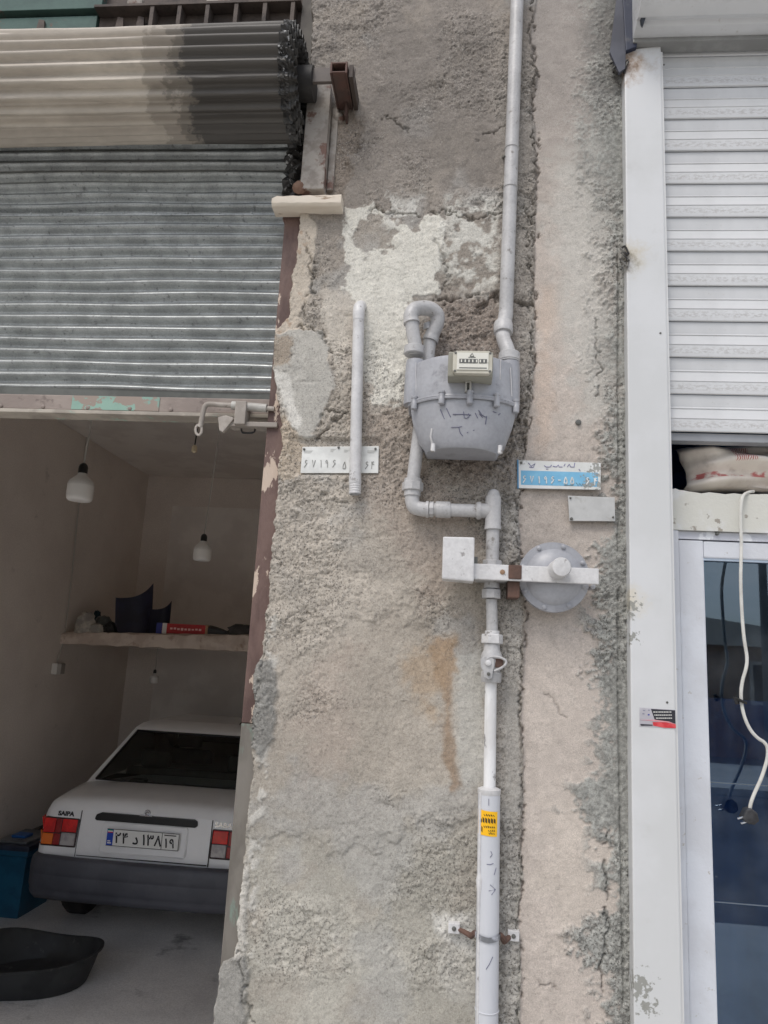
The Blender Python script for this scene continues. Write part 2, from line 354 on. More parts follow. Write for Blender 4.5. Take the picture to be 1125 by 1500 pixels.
    wx_, wy_ = (fbm(X * 60, Z * 60, 101, 3) - .5) * 20, (fbm(X * 60, Z * 60, 111, 3) - .5) * 20
    def crack(line, w=1.3, depth=.010):
        nonlocal h, col, PX, PY
        a0, b0 = PX, PY; PX, PY = PX + wx_, PY + wy_
        D = dl([(x + random.uniform(-2, 2), y) for x, y in line]); PX, PY = a0, b0
        g = np.exp(-(D / (w * (.45 + 1.1 * n1))) ** 2) * ss(n5, .30, .42); h = h - depth * g; col = col * (1 - g[..., None] * .25)
    crack(joint, 1.5, .011)
    crack([(545, 312), (575, 318), (600, 322), (650, 318), (690, 325), (738, 322)], 1.5, .010)
    crack([(470, 645), (490, 625), (505, 610), (522, 600)], 2.2, .012); crack([(505, 610), (480, 605), (470, 625)], 1.5, .008)
    crack([(455, 350), (460, 420), (452, 445), (445, 470)], 1.6, .009); crack([(440, 488), (475, 490), (482, 520), (500, 530)], 1.5, .008)
    crack([(765, 305), (780, 330), (768, 372), (780, 400)], 1.6, .010); crack([(700, 460), (720, 440), (760, 448), (775, 452)], 3.0, .016)
    crack([(640, 440), (660, 445), (680, 440), (700, 436)], 3.0, .014); crack([(770, 590), (760, 610), (768, 660)], 1.8, .010)
    crack([(884, 1220), (882, 1255), (888, 1300), (885, 1330), (890, 1355), (882, 1400), (880, 1430), (886, 1452)], 1.5, .010)
    crack([(868, 470), (872, 500), (880, 552), (874, 580)], 1.3, .007); crack([(790, 1010), (815, 1030), (830, 1052)], 1.0, .004)
    crack([(770, 1430), (790, 1440), (815, 1447)], 1.1, .005); crack([(395, 870), (390, 950), (372, 1080), (362, 1190)], 1.2, .007)
    crack([(352, 1390), (362, 1420), (358, 1460), (375, 1500)], 1.4, .008); crack([(560, 175), (590, 190), (600, 200)], 1.6, .007); crack([(700, 208), (730, 200), (742, 190)], 1.8, .008)
    crack([(640, 360), (655, 400), (650, 430)], 2.4, .006)
    # hole knocked out around the axle bracket and above the guide plate
    hole = mask([(480, 172), (515, 168), (530, 190), (520, 230), (500, 300), (480, 290), (470, 220)], .4, 7); h -= hole * .012; paint(hole, (150, 136, 122), 1.3, 0, .5)
    # ---- grain
    R = R * (.45 + .9 * ss(fbm(X * 5 + 9, Z * 5, 121, 3), .34, .64)) * (.62 + .38 * ss(PY, 200, 420))
    fl = fbm(X * 8, Z * 8, 131, 5, .6); lv = np.clip(R, .2, 1)
    h += lv * (.0032 * ss(fl, .50, .512) + .0028 * ss(fl, .585, .596) + .0026 * ss(fl, .42, .432))
    col = col * (1 + (.05 * ss(fl, .50, .512) - .05 * ss(fl, .585, .596))[..., None])
    sw = fbm(X * 9 + Z * 3, Z * 60 - X * 14, 141, 3); h += .0022 * (sw - .5) * lv
    pits = ss(n3 * .6 + nf * .4, .60, .76) * np.clip(R, 0, 1.2)
    rid = 1 - np.abs(n5 - .5) * 2
    h = h + R * (.0056 * (n5 - .5) + .0050 * (n2 - .5) + .0060 * (n3 - .5) + .0042 * (nf - .5)) - pits * .0022
    h -= R * .004 * ss(fbm(X * 30, Z * 55, 71, 4), .66, .8)
    col = col * (1 + (n3 - .5)[..., None] * .28 * np.clip(R + .3, 0, 1)[..., None]) * (1 + (n2 - .5)[..., None] * .22)
    light = ss(fbm(X * 200, Z * 200, 81, 2), .70, .8)[..., None] * np.clip(R, 0, 1)[..., None]; col = col * (1 - light * .3) + rgb(200, 195, 186) * light * .3
    dk = ss(fbm(X * 170, Z * 170, 91, 2), .70, .8)[..., None] * np.clip(R + .15, 0, 1)[..., None]; col = col * (1 - dk * .5) + rgb(86, 82, 78) * dk * .5
    # the plates lie on flat spots
    for poly, top in (([(436, 650), (558, 650), (558, 697), (436, 697)], .020), ([(755, 671), (884, 674), (884, 721), (755, 718)], .017), ([(829, 723), (904, 725), (905, 767), (830, 766)], .015), ([(656, 1350), (675, 1350), (675, 1368), (656, 1368)], .018), ([(742, 1360), (763, 1360), (763, 1380), (742, 1380)], .018)):
        k_ = 1 - ss(sd(poly), -1, 7); h = h * (1 - k_) + np.minimum(h, top) * k_
    h = np.minimum(h, .034)
    # ---- left edge: the plaster is broken back to the steel jamb
    lb = xat([(470, -80), (458, 0), (452, 280), (453, 300), (441, 312), (432, 400), (424, 470), (404, 492), (402, 545), (412, 600), (416, 645), (409, 700), (404, 760), (398, 830), (392, 900), (387, 958), (376, 975), (371, 1100), (364, 1200), (357, 1280), (345, 1400), (324, 1408), (314, 1500), (310, 1560)])
    le = ss(PX - lb + (n5 - .5) * 9 + (n2 - .5) * 5, -1.2, 1.2)
    back = np.where(PY < 285, -.26, -.03); h = h * le + back * (1 - le)
    col = np.clip(col, .01, .85)
    nr, nc = X.shape; me = bpy.data.meshes.new('plaster_coat')
    vco = np.stack([X, -h, Z], -1).reshape(-1, 3)
    i = np.arange(nr * nc).reshape(nr, nc); F4 = np.stack([i[:-1, :-1], i[:-1, 1:], i[1:, 1:], i[1:, :-1]], -1).reshape(-1, 4)
    me.vertices.add(nr * nc); me.vertices.foreach_set('co', vco.ravel().astype(np.float32))
    me.loops.add(F4.size); me.loops.foreach_set('vertex_index', F4.ravel().astype(np.int32))
    me.polygons.add(len(F4)); me.polygons.foreach_set('loop_start', (np.arange(len(F4)) * 4).astype(np.int32)); me.polygons.foreach_set('loop_total', np.full(len(F4), 4, np.int32))
    me.update(calc_edges=True)
    at = me.color_attributes.new('coat', 'FLOAT_COLOR', 'POINT')
    at.data.foreach_set('color', np.concatenate([col.reshape(-1, 3), np.clip(R, 0, 1).reshape(-1, 1)], 1).ravel().astype(np.float32))
    me.shade_smooth()
    m = bpy.data.materials.new('patched_plaster'); m.use_nodes = True; n = m.node_tree; N = n.nodes.new; L = n.links.new; b = n.nodes['Principled BSDF']
    b.inputs['Roughness'].default_value = .92; b.inputs['Specular IOR Level'].default_value = .2
    a = N('ShaderNodeAttribute'); a.attribute_name = 'coat'; tc = N('ShaderNodeTexCoord')
    t1 = N('ShaderNodeTexNoise'); t1.inputs['Scale'].default_value = 420; t1.inputs['Detail'].default_value = 3; L(tc.outputs['Object'], t1.inputs['Vector'])
    r1 = N('ShaderNodeMapRange'); r1.inputs[1].default_value = .3; r1.inputs[2].default_value = .7; r1.inputs[3].default_value = .80; r1.inputs[4].default_value = 1.16; L(t1.outputs['Fac'], r1.inputs[0])
    cb = N('ShaderNodeCombineXYZ'); [L(r1.outputs[0], cb.inputs[q]) for q in range(3)]
    mm = N('ShaderNodeMixRGB'); mm.blend_type = 'MULTIPLY'; mm.inputs[0].default_value = 1; L(a.outputs['Color'], mm.inputs[1]); L(cb.outputs[0], mm.inputs[2]); L(mm.outputs[0], b.inputs['Base Color'])
    last = mm.outputs[0]                      # dark and pale sand grains, fewer on the smooth coats
    for sc_, a0, a1, cc, am in ((210, .575, .64, (66, 62, 58), .72), (150, .60, .67, (54, 51, 48), .66), (240, .61, .68, (216, 212, 204), .45)):
        t3 = N('ShaderNodeTexNoise'); t3.inputs['Scale'].default_value = sc_; t3.inputs['Detail'].default_value = 2; t3.inputs['Roughness'].default_value = .6; L(tc.outputs['Object'], t3.inputs['Vector'])
        r3 = N('ShaderNodeMapRange'); r3.inputs[1].default_value = a0; r3.inputs[2].default_value = a1; r3.inputs[4].default_value = am; L(t3.outputs['Fac'], r3.inputs[0])
        k3 = N('ShaderNodeMath'); k3.operation = 'MULTIPLY'; L(r3.outputs[0], k3.inputs[0]); L(a.outputs['Alpha'], k3.inputs[1])
        m3 = N('ShaderNodeMixRGB'); L(k3.outputs[0], m3.inputs[0]); L(last, m3.inputs[1]); m3.inputs[2].default_value = lin(cc); last = m3.outputs[0]
    L(last, b.inputs['Base Color'])
    bp = N('ShaderNodeBump'); bp.inputs['Strength'].default_value = .6; bp.inputs['Distance'].default_value = .002; L(t1.outputs['Fac'], bp.inputs['Height']); L(bp.outputs[0], b.inputs['Normal'])
    me.materials.append(m)
    return me
pw = thing('plaster_wall', 'rough patched cement wall between the garage opening and the white shop shutter', 'wall', (0, .1, 0))
link(build_wall(), 'plaster_coat', pw)
m_core = mat('brick_core', (120, 104, 92), (100, 90, 82), scale=5, rough=.95, bump=.5, bs=30)
MB().box(-.49, .50, .034, .50, -.3, 3.62).obj('masonry_core', m_core, pw, 0)
MB().box(-.43, .50, .27, .50, 3.62, 5.2).obj('masonry_core', m_core, pw, 0)
MB().box(-.43, .50, .034, .27, 3.62, 5.2).obj('masonry_core', m_core, pw, 0)

# ================================================================== GARAGE
m_gwall = mat('grimy_plaster', (226, 218, 210), (214, 205, 197), (180, 171, 163), scale=1.6, lo=.3, hi=.7, s3=3.5, lo3=.62, hi3=.8, rough=.85, bump=.25, bs=25, grain=.06, gs=80)
m_gback = mat('pale_plaster', (232, 227, 221), (220, 214, 208), scale=2.2, rough=.85, bump=.2, bs=25)
m_plinth = mat('dark_plinth', (96, 92, 88), (78, 75, 72), scale=3, rough=.8, bump=.3, bs=20)
m_slab = mat('slab_edge', (208, 194, 182), (190, 174, 162), (162, 140, 124), scale=6, s3=9, lo3=.55, hi3=.7, rough=.9, bump=.6, bs=24)
XL, YB, ZC = -3.5, 5.96, 3.98
g = thing('garage', 'dim garage room behind the half raised corrugated shutter', 'garage', (-2, 3, 0))
MB().box(XL - .2, XL, .22, YB, .49, ZC).obj('wall', m_gwall, g, 0)
MB().box(XL - .2, XL + .02, .22, YB, -.2, .488).obj('plinth', m_plinth, g, 0)
MB().box(XL - .2, -.3, YB, YB + .2, -.2, ZC).obj('wall', m_gwall, g, 0)
p0 = W(253, 741, YB - .015); MB().box(p0.x, -.46, YB - .015, YB - .002, .0, p0.z).obj('plaster_panel', m_gback, g, 0)
MB().box(-.45, -.31, .5, YB, -.2, ZC).obj('wall', m_gback, g, 0)
MB().box(XL - .2, -.31, .16, YB + .2, ZC + .002, ZC + .25).obj('ceiling', m_gback, g, 0)
# front wall above and left of the opening (outside the picture)
MB().box(-6, -3.22, .02, .215, -.3, 5.2).obj('front_wall', m_gwall, g, 0)
MB().box(-3.215, -.50, .145, .215, 3.1, 5.2).obj('front_wall', m_core, g, 0)
# loft slab with its broken front edge
rows = []
rl = random.Random(3)
N = 40
for i in range(N + 1):
    t = i / N; x = XL + t * (-.452 - XL); zt = 2.163 + .06 * min(1, t * 1.7); zb = 2.052 + .02 * min(1, t * 1.7)
    j = lambda a: rl.uniform(-a, a)
    rows.append([(x, YB, zb), (x, 4.60, zb + j(.003)), (x, 4.495 + j(.006), zb + .004 + j(.008)), (x, 4.485 + j(.008), (zb + zt) / 2 + j(.02)), (x, 4.50 + j(.012), zt - .012 + j(.012)), (x, 4.54 + j(.01), zt + j(.004)), (x, YB, zt)])
mb = MB().grid(rows, close=True); mb.obj('loft_slab', m_slab, g, 30)

# pendant bulbs
m_cord = mat('pale_cord', (176, 172, 166), rough=.6); m_socket = mat('black_bakelite', (26, 25, 25), rough=.4)
m_bulb = mat('bulb_plastic', (226, 224, 220), rough=.35, spec=.5); m_bulb2 = mat('bulb_collar', (214, 212, 208), rough=.45)
def pendant(px, py, Y, wpx, label, ztop, tilt=0.0):
    c = W(px, py, Y); s = S(px, py, Y); r = wpx * s / 2
    t = thing('pendant_bulb', label, 'light bulb', (c.x, c.y, c.z), 'bare bulbs hanging in the garage')
    hh = r * 2.25
    z0 = c.z - hh * .55
    MB().lathe((c.x, c.y, z0), (0, 0, 1), [(r * .55, 0), (r * .82, r * .04), (r * .95, r * .16), (r, r * .4), (r, r * 1.25)], 26).obj('diffuser', m_bulb, t, 50)
    MB().lathe((c.x, c.y, z0), (0, 0, 1), [(r * 1.01, r * 1.25), (r * 1.01, r * 1.33), (r * .9, r * 1.62), (r * .55, r * 1.95), (r * .36, r * 2.12), (r * .34, r * 2.3)], 26).obj('collar', m_bulb2, t, 50)
    MB().lathe((c.x, c.y, z0), (0, 0, 1), [(r * .33, r * 2.2), (r * .36, r * 2.3), (r * .36, r * 2.75), (r * .30, r * 2.95), (r * .16, r * 3.1)], 18).obj('socket', m_socket, t, 50)
    MB().tube(smooth_path([(c.x, c.y, z0 + r * 3.05), (c.x + .004 + tilt * .3, c.y, c.z + .4 * (ztop - c.z)), (c.x + tilt, c.y, ztop)]), .0045, 6).obj('cord', m_cord, t)
pendant(118.5, 712, 1.62, 37, 'large bare bulb on a cord above the shutter side of the garage', ZC, .03)
pendant(297, 806, 3.2, 26, 'bare bulb on a long cord hanging before the loft slab', ZC, .05)
pendant(226, 993, 5.3, 13, 'small bare bulb hanging under the loft slab', 2.06)
p = W(285, 655, 1.6); t = thing('dangling_connector', 'short dark wire with a small cream connector hanging from the garage ceiling', 'wire', p)
MB().tube([(p.x, p.y, p.z), (p.x + .006, p.y, p.z + .12), (p.x - .004, p.y, ZC)], .004, 6).obj('wire', m_socket, t)
MB().lathe((p.x, p.y, p.z - .03), (0, 0, 1), [(.008, 0), (.014, .006), (.014, .03), (.008, .04)], 12).obj('connector', mat('cream_plastic', (206, 190, 160), rough=.5), t)
# wall socket and its cable
p = WX(82, 979, XL); t = thing('wall_socket', 'white socket box on the left garage wall with a cable running up', 'socket', p)
MB().box(XL - .002, XL + .05, p.y - .075, p.y + .0, p.z - .05, p.z + .045).obj('box', m_bulb2, t, 0, .008)
MB().box(XL - .002, XL + .045, p.y + .004, p.y + .08, p.z - .05, p.z + .045).obj('box', mat('grey_plastic', (150, 146, 140), rough=.5), t, 0, .008)
q = WX(112, 742, XL); MB().tube(smooth_path([(XL + .012, p.y - .02, p.z + .04), (XL + .012, p.y + .05, p.z + .3), (XL + .012, q.y + .06, p.z + .8), (XL + .012, q.y + .02, q.z), (XL + .012, q.y, ZC)]), .006, 6).obj('cable', m_cord, t)

# things kept on the loft slab, in a row along its front edge
YF = 4.58
m_navy = mat('navy_sheet', (40, 42, 66), (30, 32, 50), scale=5, rough=.45)
def zs_loft(x): return 2.163 + .06 * min(1, (x - XL) / (-.452 - XL) * 1.7)
def curved_sheet(label, pl, ptl, ptr, pr, dy, group=None):       # an upright sheet with a concave top edge, bent in plan
    a, b, c, d = [W(*q, YF + .1) for q in (pl, ptl, ptr, pr)]
    n = 12; front = []; rows = []
    for i in range(n + 1):
        t = i / n; x0 = a.x + (d.x - a.x) * t; x1 = b.x + (c.x - b.x) * t; y = YF + .1 + dy * math.sin(t * 2.4)
        z1 = b.z + (c.z - b.z) * (t ** 2.2); rows.append(((x0, y, zs_loft(x0) - .012), (x1, y + .02, z1)))
    R_ = [[r[0] for r in rows], [r[1] for r in rows], [(r[1][0], r[1][1] + .012, r[1][2]) for r in rows], [(r[0][0], r[0][1] + .012, r[0][2]) for r in rows]]
    m = MB().grid([list(col) for col in zip(*R_)], close=True)
    return tag(m.obj('plastic_sheet', m_navy, None, 40), label, 'sheet', 'navy sheets on the loft')
curved_sheet('large dark navy curved sheet standing upright on the loft slab', (169, 921), (168, 875), (218, 853), (217, 921), .12)
curved_sheet('smaller dark navy curved sheet beside the red carton on the loft slab', (219, 922), (219, 892), (246, 879), (243, 922), .10)
def lump(name, label, cat, px, py, w, hgt, m, Y=YF, seed=1, depth=.16, group=None):
    c = W(px, py, Y); s = S(px, py, Y); a = w * s / 2; hz = hgt * s; z0 = zs_loft(c.x) - .012; rr = random.Random(seed); V = []
    mb = MB(); n = 14; k = 8; rows = []
    for i in range(k + 1):
        ph = i / k * math.pi / 2 * 1.0; row = []
        for j in range(n):
            th = 2 * math.pi * j / n; f = 1 + rr.uniform(-.16, .16)
            row.append((c.x + a * math.cos(th) * (math.cos(ph) ** .5 if i < k else 0.02) * f, Y + depth / 2 * math.sin(th) * (math.cos(ph) ** .5 if i < k else .02) * f, z0 + hz * math.sin(ph) * (1 + rr.uniform(-.08, .08)) if i else z0))
        rows.append(row)
    mb.grid(rows, close=True); return tag(mb.obj(name, m, None, 30), label, cat, group)
m_crum = mat('crumpled_paper', (190, 184, 174), (150, 146, 140), scale=9, rough=.8)
lump('paper_bag', 'crumpled pale paper bag at the left end of the loft slab', 'bag', 125, 915, 30, 30, m_crum, seed=2)
lump('plastic_bag', 'flat grey plastic bag beside the crumpled paper bag on the loft', 'bag', 152, 908, 26, 26, mat('grey_bag', (120, 122, 120), (90, 94, 92), scale=7, rough=.5), Y=YF + .2, seed=5)
lump('rag', 'dark blue green rag poking up behind the bags on the loft', 'rag', 142, 905, 14, 34, mat('teal_cloth', (38, 62, 72), rough=.8), Y=YF + .3, seed=6, depth=.1)
lump('foam_block', 'pale foam block lying in front of the bags on the loft', 'foam', 141, 918, 26, 14, m_crum, Y=YF - .03, seed=9, depth=.08)
lump('leather_pouch', 'small black pouch between the bags and the navy sheet', 'pouch', 162, 915, 18, 17, m_socket, Y=YF - .01, seed=11, depth=.12)
# red carton
a = W(229, 922, YF - .02); b = W(304, 926, YF - .02); s = S(265, 920, YF)
t = thing('carton', 'long red carton with a blue and white end on the loft slab', 'carton', ((a.x + b.x) / 2, YF + .05, zs_loft(-2.2)))
zb = zs_loft((a.x + b.x) / 2) - .006; hc = 15 * s
def cbox(x0, x1, m, e=0.0, nm='panel'): return MB().box(x0, x1, YF - .02 - e, YF + .10 + e, zb - e, zb + hc + e).obj(nm, m, t, 0, .003)
w_ = b.x - a.x
cbox(a.x, b.x, mat('carton_red', (176, 44, 46), (160, 38, 42), scale=10, rough=.6), 0, 'box')
cbox(a.x - .002, a.x + w_ * .11, mat('carton_blue', (52, 60, 130), rough=.6), .002, 'blue_end'); cbox(a.x + w_ * .112, a.x + w_ * .2, m_bulb2, .0015, 'white_band'); cbox(b.x - w_ * .05, b.x + .002, mat('carton_tan', (170, 140, 110), rough=.7), .002, 'end_flap')
for k_ in range(9):
    x = a.x + w_ * (.27 + .07 * k_); MB().box(x, x + w_ * .045, YF - .0235, YF - .0205, zb + hc * rl.uniform(.38, .46), zb + hc * rl.uniform(.56, .68)).obj('print', mat('carton_print', (226, 190, 184), rough=.6), t, 0)
# black shoe-like case and a grey bundle at the right
c0 = W(305, 927, YF); c1 = W(336, 929, YF); zb = zs_loft(c0.x) - .006
mb = MB(); n = 10; rows = []
for i in range(n + 1):
    t_ = i / n; x = c0.x + (c1.x - c0.x) * t_; hz = (.088 - .055 * t_ ** 1.5) if t_ < .97 else .012
    rows.append([(x, YF - .02, zb), (x, YF - .025, zb + hz * .7), (x, YF + .02, zb + hz), (x, YF + .07, zb + hz * .8), (x, YF + .08, zb)])
tag(mb.grid(rows, close=True).obj('shoe', m_socket, None, 40), 'black shoe lying behind the end of the red carton on the loft', 'shoe')
lump('cloth_bundle', 'grey cloth bundle at the far end of the loft slab', 'cloth', 356, 922, 50, 17, mat('grey_cloth', (92, 90, 88), (74, 73, 72), scale=8, rough=.9), Y=YF + .15, seed=14, depth=.25)

# plastic storage box beside the car
m_blue = mat('teal_plastic', (36, 98, 128), (30, 84, 112), scale=3, rough=.38); m_lid = mat('navy_lid', (52, 60, 80), (40, 46, 62), scale=6, rough=.5)
A = Vector((-3.44, 3.86, 0)); t = thing('storage_box', 'blue lidded plastic storage box on the garage floor beside the car', 'storage box', (-3.3, 3.9, 0))
x1, y0, y1 = -3.165, 3.80, 4.26; zt = .505
mb = MB(); rows = []
for z, e in ((.004, .022), (.02, .018), (zt - .06, .0), (zt - .055, -.012), (zt, -.012)):
    rows.append([(-3.475 + max(e, 0), y0 + e, z), (x1 - e, y0 + e, z), (x1 - e, y1 - e, z), (-3.475 + max(e, 0), y1 - e, z)])
mb.grid(rows, close=True).add([], []); mb.obj('body', m_blue, t, 0, .008)
MB().box(-3.476, x1 + .022, y0 - .022, y1 + .022, zt - .018, zt + .022).obj('lid', m_lid, t, 0, .01)
MB().box(-3.44, x1 - .03, y0 + .03, y1 - .03, zt + .022, zt + .04).obj('lid_panel', mat('grey_lid', (120, 122, 124), (92, 95, 98), scale=8, rough=.5), t, 0, .008)
MB().box(-3.38, x1 - .10, y0 + .12, y1 - .22, zt + .041, zt + .062).obj('handle', mat('blue_handle', (36, 92, 160), rough=.35), t, 0, .008)
MB().box(x1 - .02, x1 + .012, y0 + .12, y1 - .12, zt - .16, zt - .11).obj('grip', m_blue, t, 0, .006)

# black rubber tub
m_rub = mat('black_rubber', (50, 52, 53), (38, 40, 41), (96, 94, 92), scale=5, s3=12, lo3=.6, hi3=.75, rough=.6, bump=.2, bs=40)
cx, cy = -2.53, 2.86; R0, h0 = .375, .17
rows = []; n = 48
prof = [(.80, .004), (.84, .012), (.93, h0 * .6), (.985, h0), (1.03, h0 + .006), (1.035, h0 + .016), (1.0, h0 + .018), (.965, h0 + .008), (.90, h0 * .5), (.82, .03), (.60, .022), (.001, .02)]
for r_, z in prof:
    row = []
    for j in range(n):
        a_ = 2 * math.pi * j / n; oval = 1 + .10 * math.cos(2 * (a_ - .35)) + .025 * math.cos(3 * a_ + 1); wv = (.022 * math.cos(2 * a_ + .6) + .012 * math.sin(3 * a_)) * max(0, z / h0) if z > .04 else 0
        row.append((cx + R0 * r_ * oval * math.cos(a_), cy + R0 * r_ * oval * math.sin(a_), z + wv))
    rows.append(row)
mb = MB().grid(rows, close=True); mb.add(rows[0], [tuple(range(n))])
tag(mb.obj('rubber_tub', m_rub, None, 50), 'black warped rubber tub on the concrete floor behind the car', 'tub')

# ================================================================== CAR (local: x right, y forward from the rear panel, z up)
def car_glass():
    m = bpy.data.materials.new('tinted_car_glass'); m.use_nodes = True; n = m.node_tree; n.nodes.clear(); N = n.nodes.new; L = n.links.new
    out = N('ShaderNodeOutputMaterial'); tr = N('ShaderNodeBsdfTransparent'); tr.inputs[0].default_value = (.48, .56, .56, 1); gl = N('ShaderNodeBsdfGlossy'); gl.inputs['Roughness'].default_value = .03
    fr = N('ShaderNodeFresnel'); fr.inputs['IOR'].default_value = 1.6; x = N('ShaderNodeMixShader'); L(fr.outputs[0], x.inputs[0]); L(tr.outputs[0], x.inputs[1]); L(gl.outputs[0], x.inputs[2]); L(x.outputs[0], out.inputs[0]); return m
def build_car():
    paint = mat('white_car_paint', (240, 241, 242), (235, 236, 237), scale=3, rough=.3, coat=.6, spec=.5)
    glass = mat('dark_car_glass', (22, 25, 28), rough=.06, spec=.7); trim = mat('black_trim', (24, 25, 27), rough=.45)
    bump = mat('grey_bumper', (84, 86, 94), (74, 76, 84), scale=4, rough=.5, bump=.1, bs=120); tyre = mat('tyre_rubber', (34, 34, 35), (46, 45, 44), scale=8, rough=.85)
    rim = mat('steel_rim', (120, 120, 122), rough=.4, metal=.6); seam = mat('panel_gap', (28, 28, 30), rough=.8)
    t = thing('parked_car', 'white sedan parked nose in inside the dim garage', 'car', (-2.095, 3.36, .004), world=False)
    def sec(y, hw, zb, zt, cr=.012):
        half = [(hw * .86, zb), (hw * .96, zb + .05), (hw * .995, zb + .16), (hw, .62), (hw * .992, zt - .16), (hw * .978, zt - .09), (hw * .95, zt - .042), (hw * .90, zt - .014), (hw * .82, zt + .0)]
        pts = [(x, y + (0 if y > .2 else .0), z) for x, z in half] + [(hw * .45, y, zt + cr), (0, y, zt + cr * 1.2), (-hw * .45, y, zt + cr)] + [(-x, y, z) for x, z in reversed(half)]
        return pts
    st = [(0.0, .715, .34, .895), (.010, .742, .33, .922), (.03, .768, .32, .948), (.06, .783, .31, .964), (.11, .793, .30, .976), (.3, .80, .26, .995), (.53, .8025, .24, 1.015), (.62, .8025, .22, 1.0), (1.4, .8025, .20, .985), (2.5, .80, .20, .975), (2.78, .795, .22, .965), (3.3, .78, .24, .89), (3.62, .755, .26, .82), (3.74, .72, .30, .76), (3.78, .68, .34, .70)]
    rows = [sec(*s) for s in st]
    # lean the rear panel: higher points sit further forward
    for r in rows[:6]:
        for i, p in enumerate(r): r[i] = (p[0], p[1] + max(0, p[2] - .62) * .13 * max(0, 1 - p[1] / .5), p[2])
    mb = MB().grid(rows, close=True); n = len(rows[0]); mb.add(rows[0], [tuple(range(n))]); mb.add(rows[-1], [tuple(range(n))])
    body = mb.obj('body', paint, t, 50)
    # greenhouse
    def ring(z, yr, yf, hr, hm, hf, b=.0): return [(-hr, yr, z), (-hr * .5, yr - b, z), (hr * .5, yr - b, z), (hr, yr, z), (hm, (yr + yf) / 2, z), (hf, yf, z), (hf * .5, yf + b, z), (-hf * .5, yf + b, z), (-hf, yf, z), (-hm, (yr + yf) / 2, z)]
    g = [ring(.985, .50, 2.80, .715, .745, .72, .03), ring(1.385, 1.055, 2.08, .575, .60, .56, .035), ring(1.418, 1.12, 2.02, .545, .565, .53, .03), ring(1.438, 1.25, 1.9, .44, .46, .43, .02)]
    mb = MB().grid(g, close=True); mb.add(g[-1], [tuple(range(10))]); mb.f = [f_ for f_ in mb.f if f_ not in ((0, 1, 11, 10), (1, 2, 12, 11), (2, 3, 13, 12))]
    lo, hi = g[0][:4], g[1][:4]
    def rwp(u, v): i = min(int(u), 2); s_ = u - i; return Vector(lo[i]).lerp(Vector(lo[i + 1]), s_).lerp(Vector(hi[i]).lerp(Vector(hi[i + 1]), s_), v)
    for us_, vs_ in (((0, .16), (0, 1)), ((2.84, 3), (0, 1)), ((.16, 1, 2, 2.84), (0, .10)), ((.16, 1, 2, 2.84), (.93, 1))): mb.grid([[rwp(u, v) for u in us_] for v in vs_])
    roof = mb.obj('roof', paint, t, 30)
    cab = mat('cabin_cloth', (120, 118, 116), (104, 102, 100), scale=6, rough=.9); dk = mat('cabin_dark', (44, 44, 46), rough=.9)
    MB().box(-.69, .69, .56, 1.02, .985, 1.0).obj('parcel_shelf', dk, t, 0); MB().box(-.62, .62, 1.03, 1.12, .7, 1.06).obj('rear_seat', cab, t, 0, .03)
    for x in (-.38, .38): MB().box(x - .13, x + .13, 1.05, 1.13, 1.06, 1.20).obj('headrest', cab, t, 0, .03); MB().box(x - .24, x + .24, 1.85, 1.95, .7, 1.12).obj('front_seat', cab, t, 0, .04); MB().box(x - .12, x + .12, 1.88, 1.95, 1.13, 1.28).obj('headrest', cab, t, 0, .03)
    MB().box(-.40, -.28, .60, .70, 1.0, 1.03).obj('parcel', cab, t, 0, .008)
    def pane(name, c, out, m=glass, th=.006):
        c = [Vector(p) for p in c]; nv = (c[1] - c[0]).cross(c[2] - c[0]).normalized()
        if nv.dot(Vector(out)) < 0: nv = -nv
        return MB().prism([p + nv * .001 for p in c], nv * th).obj(name, m, roof, 0)
    def lerp(a, b, s): return Vector(a).lerp(Vector(b), s)
    # rear window: three facets follow the bowed rear
    lo, hi = g[0][:4], g[1][:4]
    rub = []
    def rw(u):                                  # u in 0..3 along the bow
        i = min(int(u), 2); s = u - i; return lerp(lo[i], lo[i + 1], s), lerp(hi[i], hi[i + 1], s)
    us = [.16, 1.0, 2.0, 2.84]
    row0 = []; row1 = []
    for u in us:
        a, b = rw(u); row0.append(a.lerp(b, .10)); row1.append(a.lerp(b, .93))
    nv = Vector((0, -.62, .78)); mb = MB()
    mb.grid([[p + nv * .004 for p in row0], [p + nv * .004 for p in row1]]); w = mb.obj('rear_window', car_glass(), roof, 30)
    # rubber seal round it
    loop = [p + nv * .006 for p in row0] + [p + nv * .006 for p in reversed(row1)]
    MB().tube(loop + [loop[0]], .009, 6).obj('seal', trim, w) if False else None
    sm = MB().tube(loop + [loop[0]], .009, 6).mesh('window_seal', trim); o = link(sm, 'window_seal', None); o.parent = roof
    for sx in (-1, 1):
        A, B, C_, D = [Vector((sx * abs(p[0]), p[1], p[2])) for p in (g[0][0], g[0][9], g[1][9], g[1][0])]
        pane('side_window', [lerp(lerp(A, B, .35), lerp(D, C_, .12), .12), lerp(lerp(A, B, .98), lerp(D, C_, .98), .12), lerp(lerp(A, B, .98), lerp(D, C_, .98), .9), lerp(lerp(A, B, .35), lerp(D, C_, .12), .9)], (sx, 0, .3))
        A, B, C_, D = [Vector((sx * abs(p[0]), p[1], p[2])) for p in (g[0][9], g[0][8], g[1][8], g[1][9])]
        pane('side_window', [lerp(lerp(A, B, .05), lerp(D, C_, .05), .12), lerp(lerp(A, B, .80), lerp(D, C_, .9), .12), lerp(lerp(A, B, .85), lerp(D, C_, .9), .9), lerp(lerp(A, B, .05), lerp(D, C_, .05), .9)], (sx, 0, .3))
    A, B, C_, D = [Vector(p) for p in (g[0][8], g[0][5], g[1][5], g[1][8])]
